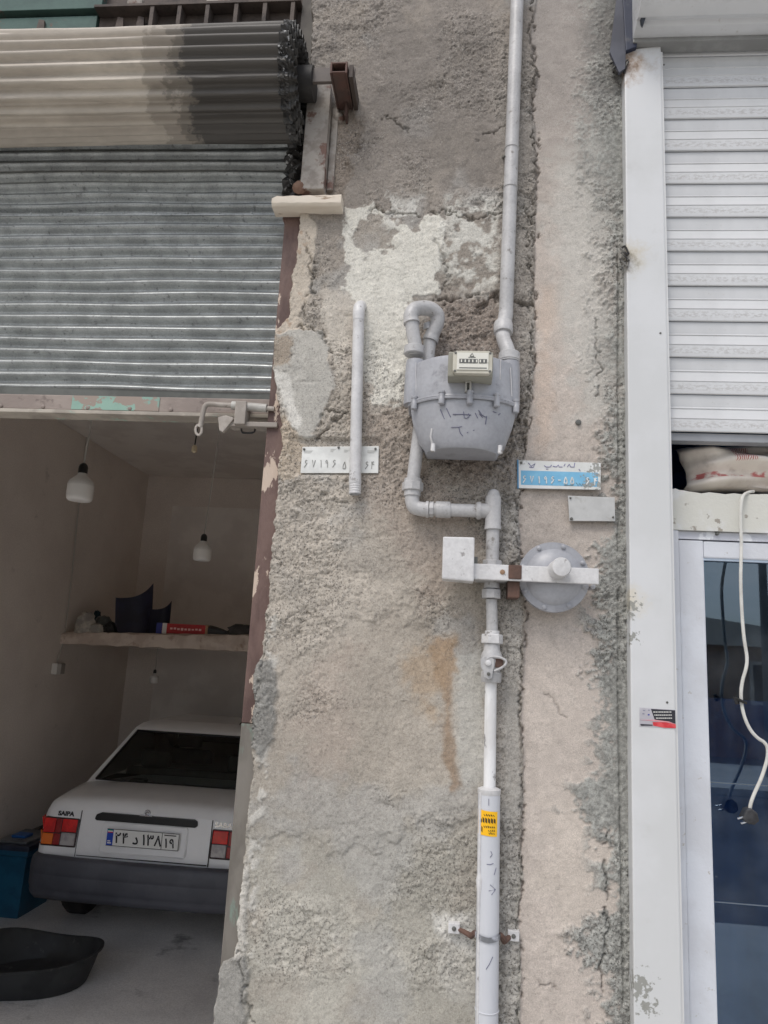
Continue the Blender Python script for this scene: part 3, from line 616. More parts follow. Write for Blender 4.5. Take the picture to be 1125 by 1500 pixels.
    pane('windscreen', [lerp(lerp(A, B, .07), lerp(D, C_, .07), .08), lerp(lerp(A, B, .93), lerp(D, C_, .93), .08), lerp(lerp(A, B, .93), lerp(D, C_, .93), .92), lerp(lerp(A, B, .07), lerp(D, C_, .07), .92)], (0, 1, .8), th=.04)
    MB().tube([(0.28, 1.22, 1.43), (.28, 1.30, 1.455)], .006, 6).obj('aerial', trim, roof)
    # rear bumper: a profile swept round the tail
    path = [(-.812, .62), (-.812, .30), (-.808, .12), (-.785, .01), (-.72, -.055), (-.45, -.082), (0, -.09), (.45, -.082), (.72, -.055), (.785, .01), (.808, .12), (.812, .30), (.812, .62)]
    prof = [(-.05, .605), (-.01, .605), (.004, .59), (.012, .560), (.015, .52), (.014, .495), (.012, .49), (.013, .485), (.013, .42), (.008, .395), (.003, .385), (.006, .368), (-.002, .345), (-.02, .325), (-.08, .315)]
    rows = []
    for i, (x, y) in enumerate(path):
        a, b = path[max(i - 1, 0)], path[min(i + 1, len(path) - 1)]; d = Vector((b[0] - a[0], b[1] - a[1])).normalized(); nx, ny = d.y, -d.x
        rows.append([(x + nx * o_, y + ny * o_, z) for o_, z in prof])
    MB().grid(rows).obj('bumper', bump, t, 50)
    MB().box(-.60, .60, .0, .5, .325, .36).obj('underbody', trim, t, 0)
    # lamps
    red = mat('lamp_red', (222, 22, 24), (190, 12, 18), scale=10, rough=.16, spec=.7); red2 = mat('lamp_dark_red', (140, 12, 18), rough=.2, spec=.7); amb = mat('lamp_amber', (226, 110, 24), rough=.16, spec=.7)
    clr = mat('lamp_clear', (176, 172, 172), (150, 146, 148), scale=14, rough=.2, spec=.7); rimm = mat('lamp_rim', (40, 16, 18), rough=.35)
    def lean(z): return max(0, z - .62) * .13
    for sx in (-1, 1):
        def q(x0, x1, z0, z1, d0, d1, name, m, par, bev=.006):
            X0, X1 = sorted((sx * x0, sx * x1)); P = [(X0, lean(z0) - d1, z0), (X1, lean(z0) - d1, z0), (X1, lean(z1) - d1, z1), (X0, lean(z1) - d1, z1)]
            mbb = MB().prism(P, (0, d1 + .03, 0)); ob = mbb.obj(name, m, None, 0, bev); ob.parent = par; return ob
        hs = q(.485, .745, .655, .845, 0, .010, 'tail_lamp', rimm, t, .012)
        q(.495, .605, .755, .838, 0, .016, 'lens', red, hs); q(.495, .600, .668, .750, 0, .015, 'lens', clr, hs)
        q(.61, .65, .745, .838, 0, .013, 'lens', red2, hs); q(.652, .738, .745, .838, 0, .016, 'lens', red, hs); q(.605, .655, .668, .740, 0, .014, 'lens', red2, hs); q(.657, .738, .668, .740, 0, .016, 'lens', amb, hs)
        # wrap-round end
        for z0, z1, m in ((.755, .838, red), (.668, .75, amb)):
            ob = MB().prism([(sx * .735, -.012 + lean(z0), z0), (sx * .775, .035, z0), (sx * .797, .14, z0), (sx * .797, .14, z1), (sx * .775, .04, z1), (sx * .735, -.010 + lean(z1), z1)], (-sx * .03, .02, 0)).obj('lens', m, None, 0); ob.parent = hs
        # boot-lid gap beside the lamp
        MB().prism([(sx * .478, -.0015, .60), (sx * .482, -.0015, .60), (sx * .482, .028, .90), (sx * .478, .028, .90)], (0, .01, 0)).obj('panel_gap', seam, t, 0)
        # wheels
        for yy in (.72, 3.08):
            w = MB().lathe((sx * .63, yy, .272), (sx, 0, 0), [(.17, 0), (.25, 0), (.272, .03), (.272, .13), (.25, .16), (.19, .163), (.17, .15)], 32).obj('wheel', tyre, t, 40)
            MB().lathe((sx * .63, yy, .272), (sx, 0, 0), [(.17, .10), (.165, .14), (.08, .125), (.05, .15), (.001, .152)], 28).obj('rim', rim, w, 40)
            pts = [(sx * .803, yy + .31 * math.cos(a), .275 + .31 * math.sin(a)) for a in [math.pi * k / 14 for k in range(15)]]
            MB().prism(pts, (-sx * .06, 0, 0)).obj('wheel_arch', trim, t, 0)
        MB().box(sx * .80 - .01, sx * .80 + .01, .7, 3.0, .50, .56).obj('side_moulding', trim, t, 0, .006)
        MB().box(min(sx * .40, sx * .72), max(sx * .40, sx * .72), 3.70, 3.80, .56, .68).obj('headlight', clr, t, 0, .01)
        mbx = MB().box(min(sx * .68, sx * .93), max(sx * .68, sx * .93), 2.40, 2.50, .985, 1.085); mbx.obj('wing_mirror', trim, t, 0, .02)
    MB().box(-.79, .79, 3.70, 3.86, .30, .55).obj('front_bumper', bump, t, 0, .04)
    # boot-lid edge, handle strip, badge, plate
    MB().prism([(-.47, -.001, .607), (.47, -.001, .607), (.47, -.001, .611), (-.47, -.001, .611)], (0, .01, 0)).obj('panel_gap', seam, t, 0)
    zz = .872; yy = lean(zz)
    pts = [(-.375, zz - .018), (-.36, zz - .028), (.36, zz - .028), (.375, zz - .018), (.372, zz + .012), (.35, zz + .024), (-.33, zz + .026), (-.365, zz + .012)]
    MB().prism([(x, yy - .016, z) for x, z in pts], (0, .05, 0)).obj('handle_strip', trim, t, 0, .005)
    chrome = mat('chrome', (200, 200, 205), rough=.15, metal=1.0)
    em = MB().tube([(.020 * math.cos(a), yy + .002, .918 + .016 * math.sin(a)) for a in [2 * math.pi * k / 20 for k in range(21)]], .003, 6)
    em.tube([(-.012, yy + .002, .912), (0, yy + .002, .924), (.012, yy + .002, .912)], .003, 5); em.box(-.045, .045, yy - .02, yy + .01, .896, .901); em.obj('badge', chrome, t)
    text_on('SAIPA', 'badge_lettering', .040, mat('badge_dark', (50, 50, 54), rough=.35, metal=.4), t, (-.595, lean(.872) - .003, .870), rot=(math.pi / 2 - .13, 0, 0), scale=(1.15, 1, 1), bold=.002)
    text_on('SABA', 'badge_lettering', .044, chrome, t, (.56, lean(.872) - .003, .872), rot=(math.pi / 2 - .13, 0, 0), scale=(1.2, 1, 1), bold=.001)
    # recessed plate field outlined by a shallow raised lip
    lp = [(-.30, .835), (.30, .835), (.31, .82), (.31, .655), (.30, .64), (-.30, .64), (-.31, .655), (-.31, .82), (-.30, .835)]
    MB().tube([(x, lean(z) + .002, z) for x, z in lp], .005, 6).obj('plate_surround', paint, t)
    pl = MB().box(-.262, .262, -.004, .006, .690, .802); pm = mat('plate_white', (232, 232, 228), rough=.4)
    P = pl.obj('number_plate', pm, t, 0, .004)
    def onp(name, mbb, m): ob = mbb.obj(name, m, None, 0); ob.parent = P; return ob
    blk = mat('plate_black', (18, 18, 20), rough=.5)
    onp('blue_band', MB().box(-.260, -.215, -.0055, .0, .692, .800), mat('plate_blue', (24, 70, 180), rough=.4))
    onp('flag', MB().box(-.256, -.219, -.0065, -.0056, .790, .797), mat('flag_green', (30, 150, 90), rough=.5)); onp('flag', MB().box(-.256, -.219, -.0065, -.0056, .783, .790), pm); onp('flag', MB().box(-.256, -.219, -.0065, -.0056, .776, .783), mat('flag_red', (200, 40, 40), rough=.5))
    onp('print', MB().box(-.252, -.225, -.0065, -.0056, .705, .713).box(-.252, -.232, -.0065, -.0056, .718, .726), pm)
    fr = MB()
    for x0, x1, z0, z1 in ((-.262, .262, .690, .693), (-.262, .262, .799, .802), (.259, .262, .69, .802), (.138, .141, .69, .802)): fr.box(x0, x1, -.0062, -.004, z0, z1)
    onp('plate_rim', fr, blk)
    for ch, x, sz in (('۲', -.180, .098), ('۴', -.128, .098), ('د', -.050, .098), ('۱', .010, .098), ('۳', .055, .098), ('۸', .112, .098), ('۱', .172, .084), ('۹', .214, .084)):
        text_on(ch, 'character', sz, blk, P, (x, -.0062, .742 if x < .14 else .733), bold=.0015, scale=(.95, 1, 1.05))
    onp('print', MB().box(.155, .24, -.0062, -.004, .784, .790), blk)
    return t
build_car()

# ================================================================== CORRUGATED ROLLER SHUTTER OF THE GARAGE
def mat_coil():
    m = mat('painted_corrugated_steel', (190, 181, 168), (174, 165, 153), (148, 140, 130), scale=3, s3=7, lo3=.55, hi3=.8, rough=.55, stretch=(.5, 1, 1), grain=.05, gs=60)
    n = m.node_tree; N = n.nodes.new; L = n.links.new; b = n.nodes['Principled BSDF']; src = b.inputs['Base Color'].links[0].from_socket
    tc = N('ShaderNodeTexCoord'); sp = N('ShaderNodeSeparateXYZ'); L(tc.outputs['Object'], sp.inputs[0])
    no = N('ShaderNodeTexNoise'); no.inputs['Scale'].default_value = 14; no.inputs['Detail'].default_value = 8; no.inputs['Roughness'].default_value = .62; L(tc.outputs['Object'], no.inputs['Vector'])
    a = N('ShaderNodeMath'); a.operation = 'MULTIPLY_ADD'; a.inputs[1].default_value = .22; L(no.outputs['Fac'], a.inputs[0]); L(sp.outputs[0], a.inputs[2])
    xs = W(268, 130, -.2).x + .11
    for d, c, k in ((-.10, (120, 112, 102), .5), (-.03, (92, 87, 80), .6), (.01, (66, 63, 60), .85)):        # a tar coat on the right-hand end, with a thin brown run-out
        r = N('ShaderNodeMapRange'); r.interpolation_type = 'SMOOTHSTEP'; r.inputs[1].default_value = xs + d - .007; r.inputs[2].default_value = xs + d + .009; r.inputs[4].default_value = k; L(a.outputs[0], r.inputs[0])
        x = N('ShaderNodeMixRGB'); L(r.outputs[0], x.inputs[0]); L(src, x.inputs[1]); x.inputs[2].default_value = lin(c); src = x.outputs[0]
    L(src, b.inputs['Base Color']); return m
m_coil = mat_coil()
m_galv = mat('galvanised_corrugated', (170, 173, 172), (150, 153, 152), (118, 120, 119), scale=14, lo=.35, hi=.65, s3=70, lo3=.56, hi3=.70, rough=.36, rough2=.46, metal=.55, bump=.05, bs=200, grain=.12, gs=200)
m_tar = mat('crumpled_bitumen_foil', (40, 39, 38), (58, 56, 54), (176, 176, 176), scale=20, s3=34, lo3=.585, hi3=.63, rough=.4, bump=.5, bs=80)
m_rail = mat('flaked_rail_paint', (150, 138, 130), (134, 122, 115), (112, 100, 94), scale=10, s3=30, lo3=.56, hi3=.66, rough=.65, stretch=(.6, 1, 1), bump=.2, bs=90)
m_teal = mat('turquoise_paint', (136, 168, 154), (126, 156, 144), (146, 132, 122), scale=8, s3=22, lo3=.50, hi3=.53, rough=.6, stretch=(.7, 1, 1))
XR, XE = -.512, -3.26
YC, YA, ZA = .055, -.10, 3.772
sh = thing('corrugated_roller_shutter', 'grey corrugated steel roller shutter half rolled up over the garage opening', 'roller shutter', (-1.9, YC, 2.74))
PIT, AMP, AMPC = .0386, .0095, .0098
zrail = W(200, 574, YC).z
def corr_sheet(z0, z1, y, name, dip=.0):
    nz = max(8, int((z1 - z0) / PIT * 10)); xs = np.linspace(XE, XR, 60); rows = []
    for i in range(nz + 1):
        z = z0 + (z1 - z0) * i / nz; ph = 2 * math.pi * (z - zrail) / PIT
        row = []
        for x in xs:
            wob = .0016 * math.sin(x * 5.1 + z * 3) + .0012 * math.sin(x * 13 + z * 11); k = 1.0
            if x > XR - .10: k = 1 - .5 * ss(np.array(x), XR - .10, XR) * (.5 + .5 * math.sin(z * 60))          # bruised edge in the guide
            row.append((x, y - AMPC * float(k) * math.sin(ph + .15 * math.sin(x * 2.3)) + wob, z + .0022 * math.sin(x * 4 + z * 9) + .0012 * math.sin(x * 11 + z * 31)))
        rows.append(row)
    MB().grid(rows).obj(name, m_galv, sh, 0 or 60)
zl = W(200, 317, YC).z
corr_sheet(zrail, zl + .004, YC, 'corrugated_sheet'); corr_sheet(zl - .004, ZA + .02, YC + .006, 'corrugated_sheet')
lp = MB()
for k in range(26):
    x = XR - .05 - k * .104; lp.lathe((x, YC - .0105, zl + .004), (0, -1, 0), [(.004, 0), (.004, .002), (.0015, .004)], 8)
lp.box(XE, XR - .005, YC - .0115, YC - .002, zl - .0035, zl + .0).obj('rivet_seam', m_galv, sh, 40)
# the coil
def coil_rows(r, x0, x1, wob=0.0, seed=1, nx=40):
    rr = random.Random(seed); rows = []; N = 24 * 8
    for i in range(nx + 1):
        x = x0 + (x1 - x0) * i / nx; row = []
        for j in range(N):
            a = 2 * math.pi * j / N; q = r + AMP * math.sin(24 * a) + .0018 * math.sin(x * 6 + a * 2) + wob * rr.uniform(-1, 1)
            row.append((x, YA + q * math.cos(a), ZA + q * math.sin(a)))
        rows.append(row)
    return rows
XC = W(436, 120, -.18).x
MB().grid(coil_rows(.150, XE, XC - .02, .0006), close=True).obj('coil', m_coil, sh, 60)
for k, (r, d) in enumerate(((.142, .010), (.130, .016), (.117, .008), (.104, .020), (.090, .012))):
    MB().grid(coil_rows(r, XC - .35, XC - .02 + d, .0005, k + 2, 6), close=True).obj('coil_turn', mat('coil_edge', (84, 82, 79), (60, 58, 56), (150, 148, 145), scale=30, s3=50, lo3=.6, hi3=.7, rough=.5), sh, 60)
# crumpled bitumen foil wrapped on the coil's end and stuffed beside the curtain
rows = coil_rows(.1525, XC - .045, XC - .016, .0032, 9, 5); MB().grid(rows, close=True).obj('bitumen_foil', m_tar, sh, 0)
rr = random.Random(5); rows = []
za = W(440, 212, 0).z; zb = W(432, 285, 0).z
for i in range(26):
    z = zb + (za + .06 - zb) * i / 25; rows.append([(XR - .055 + .012 * j + rr.uniform(-.006, .006), .03 + rr.uniform(-.012, .012) - .012 * math.sin(j * .8), z) for j in range(7)])
MB().grid(rows).obj('bitumen_foil', m_tar, sh, 0)
# axle drum
MB().cyl((XC - .4, YA, ZA), (XC + .03, YA, ZA), .05, n=20).obj('drum', mat('dark_steel', (62, 60, 58), (48, 46, 45), scale=10, rough=.6, metal=.3), sh)
# bottom rail: angle section with a turquoise panel of old paint
zr0 = W(200, 610, YC - .02).z
MB().box(XE, XR - .003, YC - .005, YC + .012, zr0 + .030, zrail + .012).obj('rail_web', mat('dark_rail', (96, 98, 94), (80, 82, 78), scale=8, rough=.6), sh, 0)
MB().box(XE, XR - .003, YC - .030, YC - .0055, zr0 + .012, zrail - .025).obj('bottom_rail', m_rail, sh, 0, .003)
MB().box(XE, XR - .003, YC - .036, YC + .03, zr0, zr0 + .0115).obj('rail_lip', mat('rail_lip_paint', (176, 168, 156), (150, 142, 132), (150, 172, 158), scale=9, s3=16, lo3=.6, hi3=.66, rough=.65), sh, 0, .002)
a = W(105, 590, YC - .033); b = W(232, 600, YC - .033); MB().box(a.x, b.x, YC - .0322, YC - .0304, zr0 + .014, zrail - .027).obj('paint_panel', m_teal, sh, 0)
for px in (0, 62, 128, 190, 250): q = W(px, 604, YC - .03); MB().lathe((q.x, YC - .0305, zr0 + .02), (0, -1, 0), [(.006, 0), (.006, .003), (.002, .005)], 8).obj('rivet', m_rail, sh)
# sliding bolt
m_bolt = mat('bolt_steel', (166, 158, 150), (146, 138, 130), (120, 108, 100), scale=14, s3=34, lo3=.6, hi3=.7, rough=.6, bump=.2, bs=80)
YBt = YC - .062
def PB(x, y, dy=0.0): return W(x, y, YBt + dy)
MB().cyl(PB(340, 594), PB(391, 598), .0125, n=16).obj('bolt_tube', mat('bolt_tube_paint', (182, 180, 174), (164, 160, 154), scale=12, rough=.5), sh)
MB().cyl(PB(388, 598), PB(402, 599), .007, n=12).obj('bolt_pin', m_bolt, sh)
MB().tube(smooth_path([PB(341, 594), PB(322, 593), PB(306, 592), PB(300, 596), PB(297, 606), PB(294, 622), PB(292, 626)]), .0075, 10).obj('bolt_handle', m_bolt, sh)
ringp = [PB(291 + 4.5 * math.cos(q), 630 + 7.5 * math.sin(q)) for q in [2 * math.pi * k / 14 for k in range(15)]]
MB().tube(ringp, .004, 8).obj('handle_eye', m_bolt, sh)
a, b = PB(346, 588, -.012), PB(359, 622, -.012); MB().box(a.x, b.x, YBt - .018, YC - .034, b.z, a.z).obj('bolt_bracket', m_bolt, sh, 0, .003)
a, b = PB(348, 617, .01), PB(397, 626, .01); MB().box(PB(336, 614).x, XR - .002, YBt - .004, YC - .02, PB(360, 625).z, PB(360, 618).z).obj('bolt_shelf', m_bolt, sh, 0, .002)
MB().prism([PB(319, 611, -.01), PB(331, 608, -.01), PB(343, 612, -.01), PB(337, 620, -.01), PB(326, 633, -.01), PB(321, 630, -.01)], (0, .016, 0)).obj('hasp', m_bolt, sh, 0, .002)
MB().tube(smooth_path([PB(353, 622, .02), PB(354, 631, .02), PB(357, 634, .02), PB(369, 634, .02), PB(373, 631, .02), PB(374, 622, .02)], 4), .0028, 6).obj('pull_loop', m_socket, sh)

# ---- steel jamb: long brown angle iron, flush with the plaster
def mat_jamb():
    return mat('flaking_jamb_paint', (84, 63, 58), (108, 86, 79), (192, 174, 158), scale=9, lo=.38, hi=.60, s3=10, lo3=.575, hi3=.59, rough=.6, bump=.6, bs=70, stretch=(1.6, 1, .55))
m_jamb2 = mat('grey_green_jamb', (118, 113, 106), (100, 95, 88), (118, 134, 124), scale=9, lo=.4, hi=.6, s3=11, lo3=.56, hi3=.66, rough=.65, bump=.3, bs=60, stretch=(1.6, 1, .6))
j = thing('steel_jamb', 'brown steel jamb with flaking paint along the garage opening', 'door jamb', (-.53, 0, 0))
zj0, zj1 = W(380, 1060, 0).z, W(425, 318, 0).z
MB().box(-.546, -.494, .000, .007, zj0, zj1).obj('jamb_plate', mat_jamb(), j, 0, .0015)
MB().box(-.546, -.494, .000, .007, -.02, zj0 - .002).obj('jamb_plate', m_jamb2, j, 0, .0015)
MB().box(-.546, -.539, .0075, .11, -.02, zj1).obj('jamb_return', MATS['flaking_jamb_paint'], j, 0)
for k, (y0, y1, w0, w1) in enumerate(((672, 700, .45, .9), (690, 760, .2, .8), (725, 775, .05, .35), (850, 870, .5, .8))): pass

# ---- guide plate, cream wooden block, axle bracket
m_rusty = mat('rusty_white_steel', (160, 153, 145), (136, 128, 120), (112, 86, 76), scale=22, s3=14, lo3=.54, hi3=.60, rough=.7, bump=.5, bs=60)
a = W(452, 126, -.05); b = W(474, 278, -.05)
mb = MB().box(a.x, b.x, -.055, .02, b.z, a.z)
gp = thing('guide_plate', 'upright steel guide plate with rust and white paint above the wooden block', 'steel plate', ((a.x + b.x) / 2, 0, b.z))
mb.obj('plate', m_rusty, gp, 0, .003)
MB().box(b.x + .002, b.x + .022, -.02, .03, b.z + .02, a.z - .03).obj('flange', m_rusty, gp, 0, .003)
MB().lathe(W(440, 276, -.04), (0, -1, 0), [(.02, 0), (.024, .006), (.016, .014), (.004, .018)], 10).obj('weld_lump', mat('rust', (110, 84, 70), (130, 104, 88), scale=20, rough=.9, bump=.6, bs=60), gp)
a = W(398, 286, -.07); b = W(499, 300, -.07)
mb = MB(); rows = []
for i in range(14):
    t_ = i / 13; x = a.x + (b.x - a.x) * t_; e = .004 if i in (0,) else 0; zt = a.z + .004 * t_; zb = b.z + .002; w = .0012 * math.sin(i * 2.1)
    rows.append([(x, -.070 + e + w, zb + .006 + e), (x, -.069 + e, zt - .002 - e + w), (x, -.005, zt), (x, -.005, zb), (x, -.062 + e, zb)])
mb.grid(rows, close=True); mb.add(rows[0], [(0, 1, 2, 3, 4)]); mb.add(rows[-1], [(0, 1, 2, 3, 4)])
tag(mb.obj('wooden_block', mat('cream_wood', (222, 212, 197), (210, 198, 182), (150, 130, 108), scale=10, s3=30, lo3=.60, hi3=.68, rough=.75, stretch=(.25, 1, 1), bump=.3, bs=80), None, 30, .002), 'cream painted wooden block fixed across the top of the steel jamb', 'wood block')
tag(MB().prism([W(413, 320, .01), W(421, 309, .01), W(432, 315, .01), W(424, 327, .01)], (0, .05, 0)).obj('steel_clip', m_rusty, None, 0, .002), 'small tilted steel clip under the wooden block', 'clip')
m_brkt = mat('brown_rust_steel', (92, 66, 58), (78, 62, 56), (120, 96, 84), scale=10, s3=22, lo3=.6, hi3=.7, rough=.7, bump=.4, bs=70)
m_grey = mat('grey_flat_bar', (112, 104, 98), (100, 92, 87), scale=8, rough=.65)
br = thing('axle_bracket', 'rusty steel channel sticking out of the wall holding the shutter axle', 'bracket', (-.38, 0, 3.74))
zc = W(497, 104, -.165).z; xc0, xc1 = W(486, 106, -.165).x, W(505, 106, -.165).x
MB().box(xc0, xc1, -.165, .03, zc - .004, zc).obj('channel_web', m_brkt, br, 0, .001)
MB().box(xc0 - .006, xc0 - .0005, -.165, .03, zc - .006, zc + .032).obj('channel_side', m_brkt, br, 0, .001)
MB().box(xc1 + .0005, xc1 + .006, -.165, .03, zc - .006, zc + .032).obj('channel_side', m_brkt, br, 0, .001)
MB().box(xc0, xc1, -.165, .03, zc + .026, zc + .030).obj('channel_top', m_brkt, br, 0, .001)
MB().box(xc1 + .010, xc1 + .022, -.155, .03, zc - .012, zc + .03).obj('side_angle', mat('dark_brown_steel', (66, 56, 50), rough=.7), br, 0, .001)
a = W(430, 96, -.12); b = W(519, 124, -.12); MB().box(XC + .01, b.x, -.126, -.114, zc + .0005, zc + .048).obj('axle_bar', m_grey, br, 0, .001)
q = W(497, 177, .0); MB().lathe((q.x, .004, q.z), (0, -1, 0), [(.020, 0), (.020, .016), (.014, .026), (.004, .030)], 16).obj('bolt', m_rusty, br)
MB().box(W(508, 180, 0).x, W(511, 180, 0).x, -.05, .01, W(509, 186, 0).z, zc - .004).obj('fin', m_brkt, br, 0)

# ---- lintel above the coil
m_green = mat('green_lintel_paint', (70, 96, 90), (60, 84, 80), (92, 80, 72), scale=5, s3=8, lo3=.58, hi3=.62, rough=.7, bump=.2, bs=40)
m_lrust = mat('sooty_lintel', (74, 66, 62), (92, 82, 76), (56, 50, 48), scale=6, s3=14, lo3=.5, hi3=.7, rough=.8, bump=.5, bs=40)
Lb = thing('steel_lintel', 'steel lintel above the shutter coil, green paint left, sooty with stiffeners right', 'lintel', (-1.8, .1, 4.1))
zt = W(200, 13, .10).z; xg = W(150, 10, .10).x; zlow = W(200, 60, .12).z
MB().box(-3.215, xg, .095, .14, zt + .004, zt + .5).obj('green_plate', m_green, Lb, 0, .002)
MB().box(-3.215, xg - .02, .11, .14, zlow - .2, zt - .012).obj('green_plate', m_green, Lb, 0, .002)
MB().box(xg - .016, -.555, .122, .14, zlow - .2, zt + .5).obj('web_plate', m_lrust, Lb, 0)
MB().box(xg - .016, W(440, 10, .08).x, .075, .1215, zt - .012, zt - .002).obj('flange', m_lrust, Lb, 0, .001)
for px in (222, 262, 303, 345, 387, 428):
    x = W(px, 22, .08).x; MB().box(x - .007, x + .007, .078, .1218, zlow - .15, zt - .0125).obj('stiffener', m_lrust, Lb, 0, .001)
for px in (60, 175, 205): x = W(px, 30, .1).x; MB().prism([(x - .03, .10, zlow - .1), (x + .03, .10, zlow - .1), (x + .012, .10, zt - .035), (x - .008, .10, zt - .03)], (0, .009, 0)).obj('cement_lump', m_lrust, Lb, 0)
for px, w in ((198, 14), (320, 22)): q = W(px, 3, .118); MB().lathe((q.x, .122, q.z), (0, -1, 0), [(w * .0022, 0), (w * .002, .008), (w * .001, .014)], 9).obj('cement_lump', m_rusty, Lb)
q0 = W(449, 60, .05); MB().box(W(440, 40, .1).x, -.498, .10, .125, W(450, 100, .1).z, zt + .5).obj('end_plate', mat('grey_end_plate', (104, 100, 94), (88, 84, 80), scale=8, rough=.8), Lb, 0)
MB().tube(smooth_path([W(441, 62, .06), W(448, 72, .05), W(444, 84, .05), W(447, 96, .05)]), .004, 6).obj('tie_wire', m_socket, Lb)

# ================================================================== GAS METER AND PIPES ON THE WALL
m_gas = mat('grey_gas_paint', (164, 165, 170), (154, 155, 160), (130, 130, 134), scale=7, s3=16, lo3=.56, hi3=.74, rough=.36, bump=.10, bs=45, grain=.05, gs=120)
m_pipe = mat('pipe_paint', (183, 182, 182), (170, 169, 169), (132, 128, 124), scale=9, s3=34, lo3=.585, hi3=.68, rough=.4, bump=.3, bs=55, grain=.07, gs=140)
m_pipew = mat('white_pipe_paint', (208, 207, 207), (196, 195, 195), (148, 145, 143), scale=12, s3=36, lo3=.59, hi3=.66, rough=.42, bump=.3, bs=55, grain=.06, gs=140)
m_ink = mat('marker_ink', (98, 98, 120), rough=.6)
def ring_nut(mb, c, ax, r, h, n=6, spin=0.0): ax = Vector(ax).normalized(); c = Vector(c); return mb.tube([c - ax * h * .5, c - ax * h * .42, c + ax * h * .42, c + ax * h * .5], [r * .93, r, r, r * .93], n, True, spin)

# ---- the meter
x0, x1 = W(598, 594, -.11).x, W(760, 596, -.11).x; xm = (x0 + x1) / 2; hw = (x1 - x0) / 2; zf = 2.764
def outline(wx, yb, ys, yf, n=22):        # D-shaped plan: flat back, sides, bowed front
    pts = [(xm - wx, yb), (xm - wx, ys)]
    for i in range(1, n):
        t = i / n; u = -1 + 2 * t; pts.append((xm + wx * u, ys - (ys - yf) * (1 - abs(u) ** 2.6)))
    pts += [(xm + wx, ys), (xm + wx, yb)]; return pts
t = thing('gas_meter', 'grey domestic gas meter with handwritten digits hanging on the plaster wall', 'gas meter', (xm, -.1, 2.62))
ztop = W(640, 516, -.19).z
levels = [(1.0, zf + .004), (.985, zf + .012), (.975, zf + .06), (.965, ztop - .012), (.945, ztop - .003), (.90, ztop)]
rows = [[(x, y, z) for x, y in outline(hw * .97 * k, -.035, -.115 - .0 * k, -.115 - .068 * k)] for k, z in levels]
mb = MB().grid(rows, close=True); mb.add(rows[-1], [tuple(range(len(rows[0])))]); mb.obj('upper_case', m_gas, t, 35)
zb = W(680, 656, -.165).z
lev = [(.985, zf - .004, 1.0), (.97, zf - .012, 1.0), (.93, zf - .045, .99), (.80, zf - .10, .95), (.69, zb + .014, .88), (.665, zb + .004, .84), (.63, zb, .78)]
rows = [[(x, y, z) for x, y in outline(hw * .98 * k, -.04 - .03 * (1 - q), -.115, -.115 - .066 * q)] for k, z, q in lev]
mb = MB().grid(rows, close=True); mb.add(rows[-1], [tuple(range(len(rows[0])))]); mb.obj('lower_case', m_gas, t, 35)
rows = [[(x, y, z) for x, y in outline(hw * k, -.032, -.115, -.115 - .072 * k)] for k, z in ((.97, zf - .0055), (1.0, zf - .005), (1.012, zf - .001), (1.0, zf + .001), (1.012, zf + .003), (1.0, zf + .007), (.97, zf + .0075))]
MB().grid(rows, close=True).obj('flange', m_gas, t, 30)
OL = outline(hw * 1.0, -.032, -.115, -.187)
for px in (606, 647, 688, 728, 758):
    X = min(max(W(px, 585, -.17).x, x0 + .004), x1 - .004); u = (X - xm) / hw; Y = -.115 - .072 * (1 - abs(u) ** 2.6)
    c = MB().lathe((X, Y - .001, zf - .022), (0, 0, 1), [(.006, 0), (.0085, .002), (.0085, .018), (.0075, .020), (.0075, .030), (.009, .031), (.009, .036), (.005, .038)], 12); c.obj('flange_bolt', m_gas, t)
for px, top in ((608, 521), (747, 532)):
    c = W(px, 545, -.115); MB().lathe((c.x, -.10, zf + .003), (0, 0, 1), [(.0285, 0), (.0285, .05), (.0275, ztop - zf - .012), (.026, ztop - zf + .008)], 24).obj('port', m_gas, t, 50)
for px, py in ((634, 662), (733, 660)): c = W(px, py - 4, -.168); MB().lathe((c.x, -.160, zb - .012), (0, 0, 1), [(.004, 0), (.0065, .002), (.0055, .022)], 10).obj('foot_stud', m_pipew, t)
# counter
m_cnt = mat('cream_plastic_case', (196, 192, 178), (184, 180, 166), scale=10, rough=.5); m_cnt2 = mat('counter_face', (216, 214, 204), rough=.35); m_cd = mat('counter_dark', (92, 92, 88), rough=.3)
a, b = W(657, 513, -.232), W(722, 551, -.232)
cb_ = MB().box(a.x, b.x, -.225, -.165, b.z, a.z).obj('counter_case', mat('counter_back', (150, 148, 136), (138, 136, 124), scale=8, rough=.55), t, 0, .004)
fa, fb = W(664, 513, -.242), W(721, 547, -.242)
MB().prism([(fa.x + .008, -.240, fa.z), (fb.x - .008, -.240, fa.z), (fb.x, -.240, fa.z - .008), (fb.x, -.240, fb.z + .008), (fb.x - .008, -.240, fb.z), (fa.x + .008, -.240, fb.z), (fa.x, -.240, fb.z + .008), (fa.x, -.240, fa.z - .008)], (0, .016, 0)).obj('counter_cover', m_cnt, cb_, 0, .0015)
wx0, wx1 = fa.x + .010, fb.x - .010; MB().box(wx0, wx1, -.2425, -.2395, fb.z + .009, fa.z - .006).obj('window', m_cnt2, cb_, 0)
MB().box(wx0 + .006, wx0 + .052, -.2435, -.2424, fb.z + .026, fb.z + .037).obj('counter_dial', m_cd, cb_, 0); MB().box(wx0 + .055, wx1 - .004, -.2435, -.2424, fb.z + .026, fb.z + .037).obj('counter_dial', m_cd, cb_, 0)
for k in range(8): q = wx0 + .010 + k * .0094; MB().box(q, q + .003, -.2442, -.2434, fb.z + .028, fb.z + .035).obj('digit', m_cnt2, cb_, 0)
